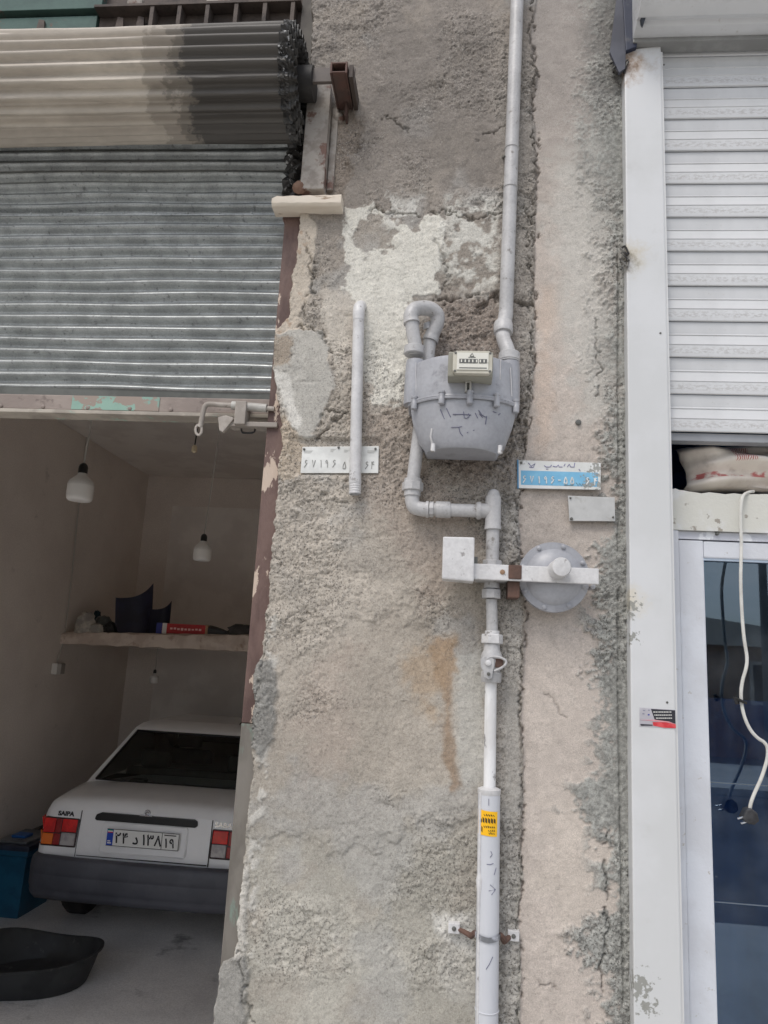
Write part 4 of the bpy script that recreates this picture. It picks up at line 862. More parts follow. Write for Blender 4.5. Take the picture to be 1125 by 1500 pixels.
e = (wx0 + wx1) / 2 - .002; MB().tube([(e - .005, -.2432, fa.z - .016), (e, -.2432, fa.z - .008), (e + .005, -.2432, fa.z - .016), (e - .005, -.2432, fa.z - .016)], .0009, 5).box(e - .009, e + .009, -.2433, -.2424, fa.z - .0195, fa.z - .018).obj('emblem', m_cd, cb_)
MB().box(wx0 + .006, wx1 - .004, -.2433, -.2424, fb.z + .0125, fb.z + .0145).obj('print', m_cd, cb_, 0)
for X in (fa.x + .006, fb.x - .006):
    for Zs in (fa.z - .006, fb.z + .006): MB().lathe((X, -.2395, Zs), (0, -1, 0), [(.0032, 0), (.0032, .0015), (.001, .002)], 8).obj('screw', m_cd, cb_)
X = W(686, 560, -.19).x; MB().box(X - .008, X - .003, -.196, -.182, zf + .01, b.z + .002).box(X + .003, X + .008, -.196, -.182, zf + .01, b.z + .002).box(X - .008, X + .008, -.197, -.182, zf + .034, zf + .038).obj('sealing_strap', mat('strap_plastic', (160, 158, 152), rough=.5), t, 0, .001)
MB().tube([(X - .001, -.19, zf + .01), (X + .001, -.19, b.z)], .0022, 6).obj('sealing_wire', m_cd, t)
# marker writing follows the bowed case
def onmeter(px, py):
    best = None
    for Y in np.linspace(-.19, -.10, 46):
        p = W(px, py, Y); k = np.interp(p.z, [l[1] for l in lev][::-1], [l[0] for l in lev][::-1]); q = np.interp(p.z, [l[1] for l in lev][::-1], [l[2] for l in lev][::-1])
        u = min(abs((p.x - xm) / (hw * .98 * k)), 1); ysurf = -.115 - .066 * q * (1 - u ** 2.6)
        if best is None or abs(Y - ysurf) < best[0]: best = (abs(Y - ysurf), p, ysurf)
    p = best[1]; return Vector((p.x, p.y - .0012, p.z))
wr = MB()
for line in ([(645, 600), (651, 614)], [(654, 598), (656, 603), (660, 611)], [(663, 607), (667, 607), (668, 608)], [(664, 607), (677, 607), (690, 608)], [(679, 603), (680, 612), (684, 613), (688, 609), (686, 606)], [(696, 605), (700, 613)], [(701, 601), (706, 608), (711, 611), (713, 610), (711, 622)], [(702, 606), (707, 612)], [(722, 603), (727, 605)], [(730, 608), (733, 606)], [(661, 626), (670, 626), (677, 625)], [(672, 626), (674, 634), (678, 639)], [(684, 634), (686, 633)], [(693, 631), (695, 630)]):
    wr.tube([onmeter(*q) for q in line], .0010, 5)
wr.obj('handwriting', m_ink, t)
dr = MB()
for line in ([(609, 528), (609, 575)], [(733, 530), (732, 560)], [(748, 538), (750, 580)]):
    P_ = [W(q[0], q[1], -.142 if q[0] < 700 else -.139) for q in line]; u = min(abs((P_[0].x - xm) / (hw * .95)), 1); ysf = -.115 - .066 * (1 - u ** 2.6)
    dr.tube([(p.x, min(ysf, -.128) - .0005, p.z) for p in P_], .0011, 5)
dr.obj('paint_run', m_pipew, t)
c = onmeter(632, 640); MB().tube([onmeter(633, 628), onmeter(631, 640), onmeter(634, 652)], .0035, 6).obj('paint_run', m_pipew, t)

# ---- house pipe going up from the meter's right port
def Q(x, y, Y): return W(x, y, Y)
hp = thing('house_pipe', 'thin grey gas pipe rising up the wall from the gas meter', 'pipe', Q(745, 520, -.10))
pt = Q(757.5, 0, -.045); pb = Q(741, 464, -.045); d_ = (pt - pb)
MB().tube([pb, pt, pb + d_ * (4.9 - pb.z) / d_.z], 10 * S(748, 250, -.045), 18).obj('pipe', m_pipe, hp)
el = [pb + d_ * .01, Q(738, 478, -.05), Q(736.5, 488, -.062), Q(738, 498, -.078), Q(742, 508, -.094), Q(745, 518, -.10)]
MB().tube(smooth_path(el, 5), [.0205] * 6 + [.021] * 6 + [.0195] * 14, 18).obj('elbow', m_pipe, hp)
mb = MB(); c = Q(737, 483, -.056); mb.tube([c + Vector((0, .006, .022)), c + Vector((0, .004, .016)), c + Vector((0, -.012, -.012)), c + Vector((0, -.013, -.016))], [.022, .0265, .0265, .023], 20); mb.obj('collar', m_pipe, hp)
c = Q(746, 520, -.10); mb = MB(); ring_nut(mb, c + Vector((0, 0, -.006)), (0, 0, 1), .0285, .024, 20); mb.tube([c + Vector((0, 0, -.021)), c + Vector((0, 0, -.018))], .027, 20); mb.obj('union_nut', m_pipe, hp)
for py in (229, 286):
    k = pb + d_ * (py - 464) / -464.0; a_ = d_.normalized(); MB().tube([k - a_ * .004, k, k + a_ * .004], [.0188, .0225, .0188], 18).obj('weld_ring', m_pipe, hp)
MB().tube([Q(739, 229, -.055), Q(736, 231, -.02)], .003, 6).obj('tie_wire', m_cd, hp)
k = Q(748, 225, -.02); MB().box(k.x - .006, k.x + .006, -.05, .01, k.z - .010, k.z + .010).obj('wall_hook', m_pipe, hp, 0, .002)

# ---- gooseneck from the meter's left port and the run down to the tee
gn = thing('meter_inlet_pipe', 'grey bent gas pipe looping over into the meter from below', 'pipe', Q(604, 730, -.08))
c = Q(607, 515, -.10); mb = MB(); ring_nut(mb, c + Vector((0, 0, .002)), (0, 0, 1), .0285, .024, 20); mb.obj('union_nut', m_pipe, gn)
r_ = .0205
path = smooth_path([Q(608, 520, -.10), Q(608, 505, -.105), Q(605, 488, -.108), Q(603, 472, -.11)], 4); MB().tube(path, .0185, 18).obj('neck', m_pipe, gn)
MB().tube(smooth_path([Q(603, 474, -.11), Q(602, 462, -.108), Q(608, 453, -.10), Q(620, 451, -.088)], 5), [.0225] * 2 + [.0205] * 14, 18).obj('elbow', m_pipe, gn)
MB().tube(smooth_path([Q(618, 451, -.09), Q(631, 453, -.078), Q(640, 461, -.066), Q(640, 474, -.060), Q(634, 488, -.058), Q(630, 500, -.058)], 5), [.021] * 3 + [.0205] * 20 + [.0225] * 3, 18).obj('elbow', m_pipe, gn)
MB().tube([Q(625, 472, -.066), Q(627, 481, -.060)], [.009, .015], 12).obj('boss', m_pipe, gn)
pa, pd = Q(630, 498, -.058), Q(604.5, 708, -.062)
MB().tube([pa, Q(613, 640, -.060), pd], .0178, 18).obj('pipe', m_pipe, gn)
mb = MB(); ax = (0, 0, 1); c = Q(604.5, 713, -.062); ring_nut(mb, c, ax, .0285, .024, 8); ring_nut(mb, c + Vector((0, 0, .016)), ax, .0235, .012, 20); ring_nut(mb, c + Vector((0, 0, -.019)), ax, .0225, .016, 20); mb.obj('union_nut', m_pipe, gn, 30)
MB().tube(smooth_path([Q(604, 722, -.062), Q(604, 734, -.062), Q(608, 743, -.062), Q(620, 746, -.062), Q(627, 746, -.062)], 5), .0195, 18).obj('elbow', m_pipe, gn)
mb = MB(); mb.tube([Q(624, 746, -.062), Q(628, 746, -.062)], .0225, 18); ring_nut(mb, Q(632, 746, -.062), (1, 0, 0), .0215, .012, 8); mb.tube([Q(634, 746, -.062), Q(700, 748.5, -.062)], .0175, 18)
mb.tube([Q(638, 746, -.062), Q(640, 746, -.062), Q(658, 747, -.062), Q(660, 747, -.062)], [.0205, .0222, .0222, .0205], 18); mb.obj('coupling', m_pipe, gn, 30)
mb = MB(); mb.tube([Q(697, 748, -.062), Q(700, 748, -.062), Q(704, 748, -.062), Q(704.2, 748, -.062), Q(722, 749, -.062)], [.020, .0235, .0235, .0200, .0200], 18)
mb.tube([Q(722.7, 727, -.062), Q(722.6, 731, -.062), Q(722, 769, -.062), Q(722, 772, -.062), Q(722, 776, -.062)], [.0195, .021, .021, .0225, .0225], 18)
mb.tube([Q(723, 717, -.062), Q(723, 719, -.062), Q(723, 722, -.062), Q(722.7, 728, -.062)], [.006, .012, .0155, .017], 14); mb.obj('tee', m_pipe, gn, 30)

# ---- pressure regulator with its cross bar and sheet cover
YRg = -.062
rg = thing('gas_regulator', 'round grey gas pressure regulator on a flat cross bar with a sheet metal cover', 'regulator', Q(722, 845, YRg))
MB().tube([Q(722, 774, YRg), Q(721, 826, YRg)], .0172, 18).obj('pipe', m_pipe, rg)
mb = MB(); ring_nut(mb, Q(721, 826, YRg), (0, 0, 1), .026, .018, 8, .3); mb.obj('lock_nut', m_pipe, rg, 30)
a, b = Q(695, 829, -.092), Q(744, 852, -.092); MB().box(a.x, b.x, -.094, -.032, b.z, a.z + .004).obj('regulator_body', m_pipe, rg, 0, .006)
mb = MB(); c = Q(720.5, 862, YRg); mb.tube([c + Vector((0, 0, .018)), c + Vector((0, 0, .0))], [.019, .022], 20); ring_nut(mb, Q(720, 870, YRg), (0, 0, 1), .0255, .024, 8, .2); mb.obj('lock_nut', m_pipe, rg, 30)
a, b = Q(690, 828.5, -.108), Q(877, 852.5, -.108); zt_, zb_ = Q(780, 829, -.108).z, Q(780, 852, -.108).z
MB().box(a.x, b.x, -.110, -.096, zb_, zt_).obj('cross_bar', m_pipew, rg, 0, .002)
a, b = Q(649.5, 786, -.125), Q(694, 851, -.125)
MB().prism([(a.x, -.128, b.z + .002), (b.x, -.128, b.z - .002), (b.x - .001, -.128, a.z + .001), (a.x - .001, -.128, a.z)], (0, .06, 0)).obj('sheet_cover', m_pipew, rg, 0, .004)
a = Q(694, 818, -.105); MB().box(a.x, a.x + .010, -.108, -.08, a.z - .014, a.z + .004).obj('gap_plate', m_cd, rg, 0)
dc = Q(811.5, 845, -.07); sR = S(811, 845, -.07); RR = 52 * sR
MB().lathe((dc.x, -.040, dc.z), (0, -1, 0), [(RR * .5, -.02), (RR * .55, .0), (RR * .93, .006), (RR, .010), (RR, .024), (RR * .985, .027), (RR * .80, .028), (RR * .74, .034), (RR * .55, .044), (RR * .30, .050), (.002, .052)], 48).obj('diaphragm_housing', m_gas, rg, 28)
for k in range(8):
    an = math.pi / 8 + k * math.pi / 4 + .1; MB().lathe((dc.x + RR * .90 * math.cos(an), -.0665, dc.z + RR * .90 * math.sin(an)), (0, -1, 0), [(.006, 0), (.006, .005), (.003, .007)], 8).obj('bolt', m_gas, rg)
kc = Q(822, 831, -.16); k0 = Vector((kc.x, -.085, kc.z)); MB().lathe(k0, (0, -1, 0), [(.026, 0), (.025, .02), (.0245, .078), (.022, .083), (.010, .085), (.001, .084)], 28).obj('adjusting_cap', m_pipew, rg, 40)
mr = mat('bare_rust', (100, 76, 66), (88, 68, 60), (124, 96, 80), scale=24, s3=40, lo3=.6, hi3=.7, rough=.85, bump=.4, bs=120)
a, b = Q(745, 827, -.112), Q(764, 851, -.112); MB().box(a.x, b.x, -.1135, -.09, b.z + .004, a.z).obj('clamp', mr, rg, 0, .003)
a, b = Q(744, 852, -.09), Q(761, 876, -.09); MB().box(a.x, b.x, -.093, -.03, b.z, a.z + .003).obj('clamp_plate', mr, rg, 0, .003)
MB().lathe(Q(736, 838, -.110), (0, -1, 0), [(.0075, -.004), (.0065, .002), (.003, .003)], 8).obj('bolt', mat('rusty_bolt', (168, 146, 120), (140, 112, 88), scale=60, rough=.7), rg)
q = Q(868, 860, -.06); MB().lathe((q.x, -.02, q.z), (0, -1, 0), [(.006, 0), (.006, .05), (.003, .052)], 8).obj('bolt', m_gas, rg)

# ---- service riser: pipe, valve and plastic casing
YS = -.058
sv = thing('shutoff_valve', 'small painted gas shut-off valve with a rusty lever slot under the regulator', 'valve', Q(720, 975, YS))
MB().tube([Q(720, 878, YS), Q(721, 930, YS)], .0148, 16).obj('pipe', m_pipe, sv)
mb = MB(); ring_nut(mb, Q(721, 936, YS), (0, 0, 1), .0275, .024, 6, .35); mb.tube([Q(721, 924, YS), Q(721, 930, YS)], .0185, 16); mb.obj('union_nut', m_pipew, sv, 25)
c = Q(720, 970, YS); MB().lathe((c.x, YS, c.z), (0, 0, 1), [(.024, -.050), (.026, -.046), (.026, -.026), (.0215, -.022), (.026, -.012), (.0285, .004), (.0265, .018), (.021, .030), (.020, .046)], 24).obj('valve_body', m_pipe, sv, 35)
hv = MB(); yv = YS - .032
loop = [Q(x, y, yv) for x, y in ((713, 965), (720, 962), (732, 963), (740, 967), (741, 972), (735, 978), (724, 983))]
MB().tube(smooth_path(loop, 4), .0032, 8).obj('lever_loop', m_pipe, sv)
MB().prism([Q(x, y, yv - .002) for x, y in ((704, 966), (709, 961), (718, 961), (724, 966), (724, 974), (722, 984), (721, 993), (716, 996), (709, 992), (708, 984), (704, 976))], (0, .008, 0)).obj('lever', m_pipe, sv, 0, .002)
for x, y, r_ in ((715, 971, .0075), (715.5, 987, .0045)): q = Q(x, y, yv); MB().lathe((q.x, yv, q.z), (0, -1, 0), [(r_, -.005), (r_, .007), (r_ * .5, .009)], 8).obj('lever_bolt', m_cd if r_ < .005 else m_pipew, sv)
q = Q(731, 971, yv + .008); MB().box(q.x - .010, q.x + .010, q.y - .003, q.y + .012, q.z - .012, q.z + .010).obj('stop_lug', mr, sv, 0, .002)
ri = thing('service_riser', 'white gas riser pipe in a grey plastic casing coming up from the ground', 'pipe', (Q(716, 1300, YS).x, YS, 0))
MB().tube([Q(719, 995, YS), Q(717, 1156, YS)], .0150, 16).obj('riser_pipe', mat('chipped_white_paint', (226, 226, 226), (208, 207, 206), (140, 138, 138), scale=10, s3=26, lo3=.585, hi3=.62, rough=.55, stretch=(1.4, 1, .5), bump=.4, bs=50), ri)
c = Q(716.5, 1158, YS); MB().lathe((c.x, YS, c.z), (0, 0, 1), [(.0265, -.010), (.0285, -.006), (.0285, .004), (.022, .007), (.016, .009)], 24).obj('casing_cap', m_pipew, ri, 35)
m_pvc = mat('grey_pvc', (197, 199, 204), (187, 189, 195), (166, 167, 171), scale=3, s3=14, lo3=.6, hi3=.75, rough=.4, stretch=(1, 1, .3))
ct = Q(716.5, 1160, YS); cb2 = Q(713, 1490, YS); dd = cb2 - ct; RC = .0272
MB().tube([ct, cb2, ct + dd * (ct.z / -dd.z)], RC, 26).obj('casing', m_pvc, ri)
aw = dd.normalized(); 
lo_ = Vector((-RC * .80, -RC * .62, 0)); zz = [0, .1, .2, .32, .45, .6, 1.0, 1.6]
MB().tube([ct + aw * z + lo_ * (1 + .03 * math.sin(z * 9)) for z in zz], [.0035, .004, .0045, .0035, .004, .0035, .004, .004], 8).obj('sealant_bead', m_pipew, ri)
k = ct + aw * .20 + lo_; MB().tube([k + aw * -.02, k, k + aw * .03], [.004, .0085, .005], 8).obj('sealant_blob', m_pipew, ri)
def wrap(y0, y1, a0, a1, m, name, e=.0008, wave=0.0):     # a label bent round the casing
    z0 = Q(715, y0, YS).z; z1 = Q(715, y1, YS).z; rows = []
    for i in range(9):
        a_ = a0 + (a1 - a0) * i / 8; cx_ = ct.x + dd.x * (ct.z - z0) / -dd.z; rows.append([(cx_ + (RC + e) * math.sin(a_), YS - (RC + e) * math.cos(a_), z0 - wave * i), (cx_ + (RC + e) * math.sin(a_), YS - (RC + e) * math.cos(a_), z1 - wave * i)])
    return MB().grid(rows).obj(name, m, ri, 60)
wrap(1184, 1220, -1.15, .78, mat('yellow_sticker', (246, 190, 20), (240, 180, 14), scale=20, rough=.5), 'warning_label', .0009, .0004)
m_lt = mat('label_ink', (70, 56, 26), rough=.6)
for (y0, y1, a0, a1, n_) in ((1189, 1191, -.5, .5, 5), (1195, 1201, -.85, .62, 6), (1206, 1208, -.5, .55, 6), (1211, 1213, -.1, .55, 4), (1215, 1217, -.05, .5, 4), (1207, 1215, -.9, -.55, 2)):
    for q in range(n_):
        f0 = a0 + (a1 - a0) * q / n_; wrap(y0 + random.uniform(-.8, .8), y1, f0, f0 + (a1 - a0) / n_ * .72, m_lt, 'print', .0014, .0004)
# pen scratches on the casing
ps = MB()
def oncas(px, py): z = Q(px, py, YS - RC).z; cx_ = ct.x + dd.x * (ct.z - z) / -dd.z; x = W(px, py, YS - RC).x; s_ = max(-.95, min(.95, (x - cx_) / RC)); return Vector((cx_ + RC * s_, YS - RC * math.sqrt(1 - s_ * s_) - .0006, z))
for line in ([(713, 1266), (718, 1266.5), (723, 1265)], [(727, 1272), (724, 1282)], [(718, 1296), (726, 1304), (720, 1311)], [(716, 1305), (726, 1304)], [(722, 1402), (717, 1412), (712, 1420)], [(719, 1247), (721, 1252), (718, 1256)], [(716, 1170), (716, 1180)]): ps.tube([oncas(*q) for q in line], .0008, 5)
ps.obj('pen_mark', m_ink, ri)
z = Q(714, 1478, YS).z; cx_ = ct.x + dd.x * (ct.z - z) / -dd.z; MB().tube([(cx_, YS, z - .004), (cx_, YS, z), (cx_, YS, z + .001)], [RC + .0002, RC + .0016, RC + .0002], 26).obj('casing_joint', m_pvc, ri)

# wall clamp round the casing
cl_ = thing('pipe_clamp', 'thin rusty steel pipe clamp screwed to the wall around the plastic casing', 'clamp', Q(716, 1377, 0))
z = Q(714, 1377, YS - RC).z; cx_ = ct.x + dd.x * (ct.z - z) / -dd.z
arc = [(cx_ + (RC + .003) * math.sin(a_), YS - (RC + .003) * math.cos(a_), z + .003 * abs(a_)) for a_ in np.linspace(-1.6, 1.6, 17)]
MB().grid([[(p[0], p[1], p[2] - .006) for p in arc], [(p[0], p[1], p[2] + .006) for p in arc]]).obj('band', mat('worn_band', (176, 178, 186), (110, 112, 116), scale=30, rough=.5), cl_)
l1, r1 = Vector(arc[0]), Vector(arc[-1])
lp_, rp_ = Q(665, 1359, -.02), Q(752, 1370, -.02)
MB().tube([l1, Q(690, 1371, -.035), Q(680, 1365, -.028), (lp_.x + .012, -.022, lp_.z - .002)], [.006, .0075, .006, .005], 8).obj('arm', mr, cl_); MB().tube([r1, Q(739, 1378, -.035), Q(745, 1374, -.028), (rp_.x - .01, -.022, rp_.z - .002)], [.006, .0085, .006, .005], 8).obj('arm', mr, cl_)
for p in (lp_, rp_):
    e = MB().box(p.x - .014, p.x + .014, -.026, .0, p.z - .012, p.z + .012).obj('foot', m_pipew, cl_, 0, .002); MB().lathe((p.x, -.0262, p.z), (0, -1, 0), [(.0055, 0), (.0055, .002), (.002, .004)], 8).obj('screw', m_cd, e)

# ---- capped stub pipe in front of the address plate
st = thing('stub_pipe', 'open ended white gas pipe stub hanging down over the metal address plate', 'pipe', Q(521, 725, -.055))
Yp = -.055
MB().tube([Q(525.5, 462, Yp), Q(520, 706, Yp)], .0162, 18).obj('pipe', m_pipew, st)
MB().tube(smooth_path([Q(525.3, 470, Yp), Q(525.6, 456, Yp + .002), Q(527, 450, Yp + .018), Q(530, 449, -.005), Q(531, 449, .02)], 5), [.0168] * 3 + [.0175] * 18, 18).obj('elbow', m_pipew, st)
mb = MB(); p0, p1 = Q(520.3, 696, Yp), Q(520, 724, Yp); n = 16; pts = []; rs = []
for i in range(n + 1): pts.append(p0.lerp(p1, i / n)); rs.append(.0168 if i < 5 else (.0172 if i < 8 else (.0160 + (.0010 if i % 2 else 0))))
mb.tube(pts, rs, 18, cap=False); mb.tube([p1 + Vector((0, 0, .03)), p1], .0135, 18, cap=False); mb.obj('threaded_end', m_pipew, st, 25)
c = p1 + Vector((0, 0, .028)); MB().cyl(c, c + Vector((0, 0, .002)), .0145, n=18).obj('dark_bore', m_dark, st)

# ---- address plates
DG = {'6': [[(.62, .93), (.38, 1), (.2, .82), (.34, .62), (.66, .60), (.42, .32), (.12, 0)]], '7': [[(.08, 1), (.40, .04), (.72, 1)]], '1': [[(.28, 1), (.38, .6), (.42, 0)]],
      '9': [[(.58, .72), (.40, 1), (.18, .84), (.26, .62), (.58, .62), (.60, .72), (.64, 0)]], '5': [[(.4, 1), (.12, .42), (.12, .1), (.30, 0), (.42, .16), (.54, 0), (.72, .12), (.70, .42), (.4, 1)]],
      '4': [[(.22, 1), (.30, .5), (.30, 0)], [(.72, .96), (.5, 1), (.40, .82), (.52, .66), (.78, .64)], [(.28, .62), (.52, .66)]], '-': [[(.1, .5), (.7, .5)]], '0': [[(.3, .45), (.4, .55), (.5, .45), (.4, .35), (.3, .45)]]}
def plate(name, label, corners, Y, m, thick=.003):
    P_ = [W(*c, Y) for c in corners]; t = thing(name, label, 'plate', (sum((p for p in P_), Vector()) / 4)); b_ = MB().prism(P_, (0, thick, 0)).obj('plate', m, t, 0, .0008); return t, P_
def nail(t, px, py, Y, r=.0045): q = W(px, py, Y); MB().lathe((q.x, Y + .03, q.z), (0, -1, 0), [(r * .5, 0), (r * .5, .03), (r, .0301), (r * .9, .033), (r * .3, .034)], 10).obj('nail', m_cd, t)
def digits(t, seq, Y, hgt, m, r):
    for ch, px, py in seq:
        o_ = W(px, py, Y); mb = MB()
        for ln in DG[ch]: mb.tube([(o_.x + (x - .4) * hgt * .62, Y, o_.z + z * hgt) for x, z in ln], r, 5)
        mb.obj('digit', m, t)
m_al = mat('aluminium_plate', (222, 222, 218), (204, 204, 200), (168, 166, 160), scale=9, s3=12, lo3=.60, hi3=.70, rough=.42, metal=.25)
m_emb = mat('embossed_digit', (158, 158, 154), rough=.5, metal=.25)
t, _ = plate('address_plate', 'bare aluminium address plate half covered by the white stub pipe', ((443, 654.5), (555, 653.5), (554, 693), (440, 693)), -.026, m_al)
digits(t, [('6', 447.5, 684.5), ('7', 459, 684.5), ('1', 470, 684.5), ('9', 478, 684.5), ('6', 489, 684.5), ('5', 504, 687), ('5', 515, 687), ('6', 537, 687), ('4', 545, 687)], -.0268, .021, m_emb, .0012)
for px, py in ((445.5, 658), (496, 655.5), (550, 657.5)): nail(t, px, py, -.0265, .0036)
fp = MB()
for x0_, y0_, x1_, y1_ in ((445, 660, 459, 664), (484, 658, 492, 662), (504, 659, 512, 663), (538, 660, 552, 666)):
    for k in range(3): a_ = W(x0_, y0_ + k * 1.6, -.0262); b_ = W(x1_, y0_ + k * 1.6, -.0262); fp.box(a_.x, b_.x - .004 * k, -.0266, -.0258, a_.z - .0008, a_.z + .0004)
fp.obj('worn_print', mat('faded_print', (176, 176, 172), rough=.6), t, 0)
m_bl = mat('pale_blue_enamel', (112, 172, 206), (128, 184, 214), (170, 176, 176), scale=12, s3=16, lo3=.60, hi3=.68, rough=.4); m_wh = mat('white_enamel', (216, 217, 216), (206, 207, 204), (160, 158, 152), scale=14, s3=18, lo3=.58, hi3=.66, rough=.4)
t, P_ = plate('address_plate', 'blue and white address plate half smeared with cement above the blank plate', ((758.5, 674), (880, 678), (880, 717.5), (759, 715)), -.022, m_wh)
Yq = -.0224; MB().prism([W(763, 689, Yq), W(876, 692.5, Yq), W(876, 713, Yq), W(763, 710, Yq)], (0, .0006, 0)).obj('blue_band', m_bl, t, 0)
MB().prism([W(757.6, 673.5, -.0228), W(759.6, 673.5, -.0228), W(760, 715.5, -.0228), W(758, 715.5, -.0228)], (0, .004, 0)).obj('blue_edge', mat('deep_blue_edge', (70, 130, 170), rough=.4), t, 0)
digits(t, [('6', 768, 707.3), ('7', 779, 707.6), ('1', 790, 708), ('9', 799, 708.2), ('6', 809.5, 708.5), ('-', 819.5, 708.8), ('5', 828.5, 709), ('5', 838, 709.3), ('6', 861, 710), ('4', 872, 711)], -.0232, .0195, mat('white_digit', (224, 226, 226), (200, 202, 200), scale=40, rough=.45), .0018)
tt = MB()                                    # the small heading and the worn third group
for ln in ([(797, 682), (800, 684), (806, 684), (808, 681)], [(810, 683), (815, 684), (818, 681), (819, 684), (824, 684)], [(826, 683), (828, 679.5)], [(831, 684), (834, 680), (836, 684), (841, 684), (842, 678)], [(774, 678), (778, 683), (784, 679), (781, 685), (775, 684)], [(800, 687), (803, 687)], [(848, 687), (850, 690)]): tt.tube([W(x, y, -.0226) for x, y in ln], .0010, 5)
tt.obj('heading_print', mat('violet_ink', (106, 104, 150), rough=.6), t)
tt = MB()
for ln in ([(826, 711), (840, 711)], [(844, 707), (847, 712), (849, 708), (852, 712), (854, 708)]): tt.tube([W(x, y, -.0230) for x, y in ln], .0006, 5)
tt.obj('scratch', m_cd, t)
nail(t, 763.5, 678, -.0225, .0034)
t, _ = plate('blank_plate', 'blank grey metal plate nailed up below the blue address plate', ((832, 726), (900.5, 728.5), (901.5, 763.5), (834, 763)), -.020, mat('grey_blank_plate', (190, 190, 188), (178, 178, 176), (158, 156, 150), scale=8, s3=14, lo3=.58, hi3=.7, rough=.5, metal=.15))
for px, py, r_ in ((835.5, 729.5, .003), (837, 760, .0045), (898, 757.5, .0028)): nail(t, px, py, -.0205, r_)
q = W(846.5, 620, 0); tag(MB().lathe((q.x, .015, q.z), (0, -1, 0), [(.004, 0), (.004, .022), (.0085, .0225), (.0075, .026), (.003, .027)], 10).obj('masonry_nail', m_cd, None), 'dark masonry nail driven into the pinkish plaster above the blue address plate', 'nail')

# ================================================================== SHOP FRONT: WHITE SHUTTER, POST, DOOR
m_white = mat('white_powder_coat', (215, 215, 214), (208, 208, 207), scale=2, rough=.38, bump=.03, bs=30)
m_slat = mat('dusty_white_slat', (205, 206, 207), (196, 197, 198), (184, 182, 180), scale=3, s3=30, lo3=.62, hi3=.74, rough=.42)
def splash(m, spots, c=(140, 140, 134), sc=70):           # cement spattered on paint
    n = m.node_tree; N = n.nodes.new; L = n.links.new; b = n.nodes['Principled BSDF']; src = b.inputs['Base Color'].links[0].from_socket
    tc = N('ShaderNodeTexCoord'); no = N('ShaderNodeTexNoise'); no.inputs['Scale'].default_value = sc; no.inputs['Detail'].default_value = 5; no.inputs['Roughness'].default_value = .65; L(tc.outputs['Object'], no.inputs['Vector'])
    for p, r in spots:
        v = N('ShaderNodeVectorMath'); v.operation = 'DISTANCE'; L(tc.outputs['Object'], v.inputs[0]); v.inputs[1].default_value = tuple(p)
        a = N('ShaderNodeMath'); a.operation = 'MULTIPLY_ADD'; a.inputs[1].default_value = -.26 / r; L(v.outputs['Value'], a.inputs[0]); L(no.outputs['Fac'], a.inputs[2])
        q = N('ShaderNodeMapRange'); q.interpolation_type = 'SMOOTHSTEP'; q.inputs[1].default_value = .385; q.inputs[2].default_value = .42; q.inputs[4].default_value = .92; L(a.outputs[0], q.inputs[0])
        x = N('ShaderNodeMixRGB'); L(q.outputs[0], x.inputs[0]); L(src, x.inputs[1]); x.inputs[2].default_value = lin(c); src = x.outputs[0]
    L(src, b.inputs['Base Color'])
for m_ in (m_bl, m_wh): splash(m_, [(W(872, 690, -.022), .035), (W(862, 706, -.022), .03), (W(878, 712, -.022), .03)], sc=110)
def mat_slat():
    m = m_slat; n = m.node_tree; N = n.nodes.new; L = n.links.new; b = n.nodes['Principled BSDF']; src = b.inputs['Base Color'].links[0].from_socket
    tc = N('ShaderNodeTexCoord'); sp = N('ShaderNodeSeparateXYZ'); L(tc.outputs['Generated'], sp.inputs[0])      # road dust caught on the lower ledge of each slat
    geo = N('ShaderNodeNewGeometry'); no = N('ShaderNodeTexNoise'); no.inputs['Scale'].default_value = 120; no.inputs['Detail'].default_value = 7; no.inputs['Roughness'].default_value = .7; mp = N('ShaderNodeMapping'); mp.inputs['Scale'].default_value = (.6, 1, 1.3); L(geo.outputs['Position'], mp.inputs['Vector']); L(mp.outputs[0], no.inputs['Vector'])
    band = N('ShaderNodeMapRange'); band.interpolation_type = 'SMOOTHSTEP'; band.inputs[1].default_value = .36; band.inputs[2].default_value = .18; L(sp.outputs[2], band.inputs[0])
    b2 = N('ShaderNodeMapRange'); b2.interpolation_type = 'SMOOTHSTEP'; b2.inputs[1].default_value = .06; b2.inputs[2].default_value = .14; L(sp.outputs[2], b2.inputs[0])
    th = N('ShaderNodeMapRange'); th.interpolation_type = 'SMOOTHSTEP'; th.inputs[1].default_value = .45; th.inputs[2].default_value = .58; L(no.outputs['Fac'], th.inputs[0])
    m1 = N('ShaderNodeMath'); m1.operation = 'MULTIPLY'; L(band.outputs[0], m1.inputs[0]); L(b2.outputs[0], m1.inputs[1]); m2 = N('ShaderNodeMath'); m2.operation = 'MULTIPLY'; L(m1.outputs[0], m2.inputs[0]); L(th.outputs[0], m2.inputs[1])
    m3 = N('ShaderNodeMath'); m3.operation = 'MULTIPLY'; m3.inputs[1].default_value = .42; L(m2.outputs[0], m3.inputs[0])
    x = N('ShaderNodeMixRGB'); L(m3.outputs[0], x.inputs[0]); L(src, x.inputs[1]); x.inputs[2].default_value = lin((142, 136, 130)); L(x.outputs[0], b.inputs['Base Color'])
mat_slat()
YW = .0
ws = thing('white_roller_shutter', 'white slatted roller shutter pulled down to the top of the shop door', 'roller shutter', (1.2, YW, 2.72))
zb_ = W(990, 634, YW).z; zt_ = W(990, 88, YW).z; NS = 11; PT = (zt_ - zb_) / NS
XS0, XS1 = .545, 2.4
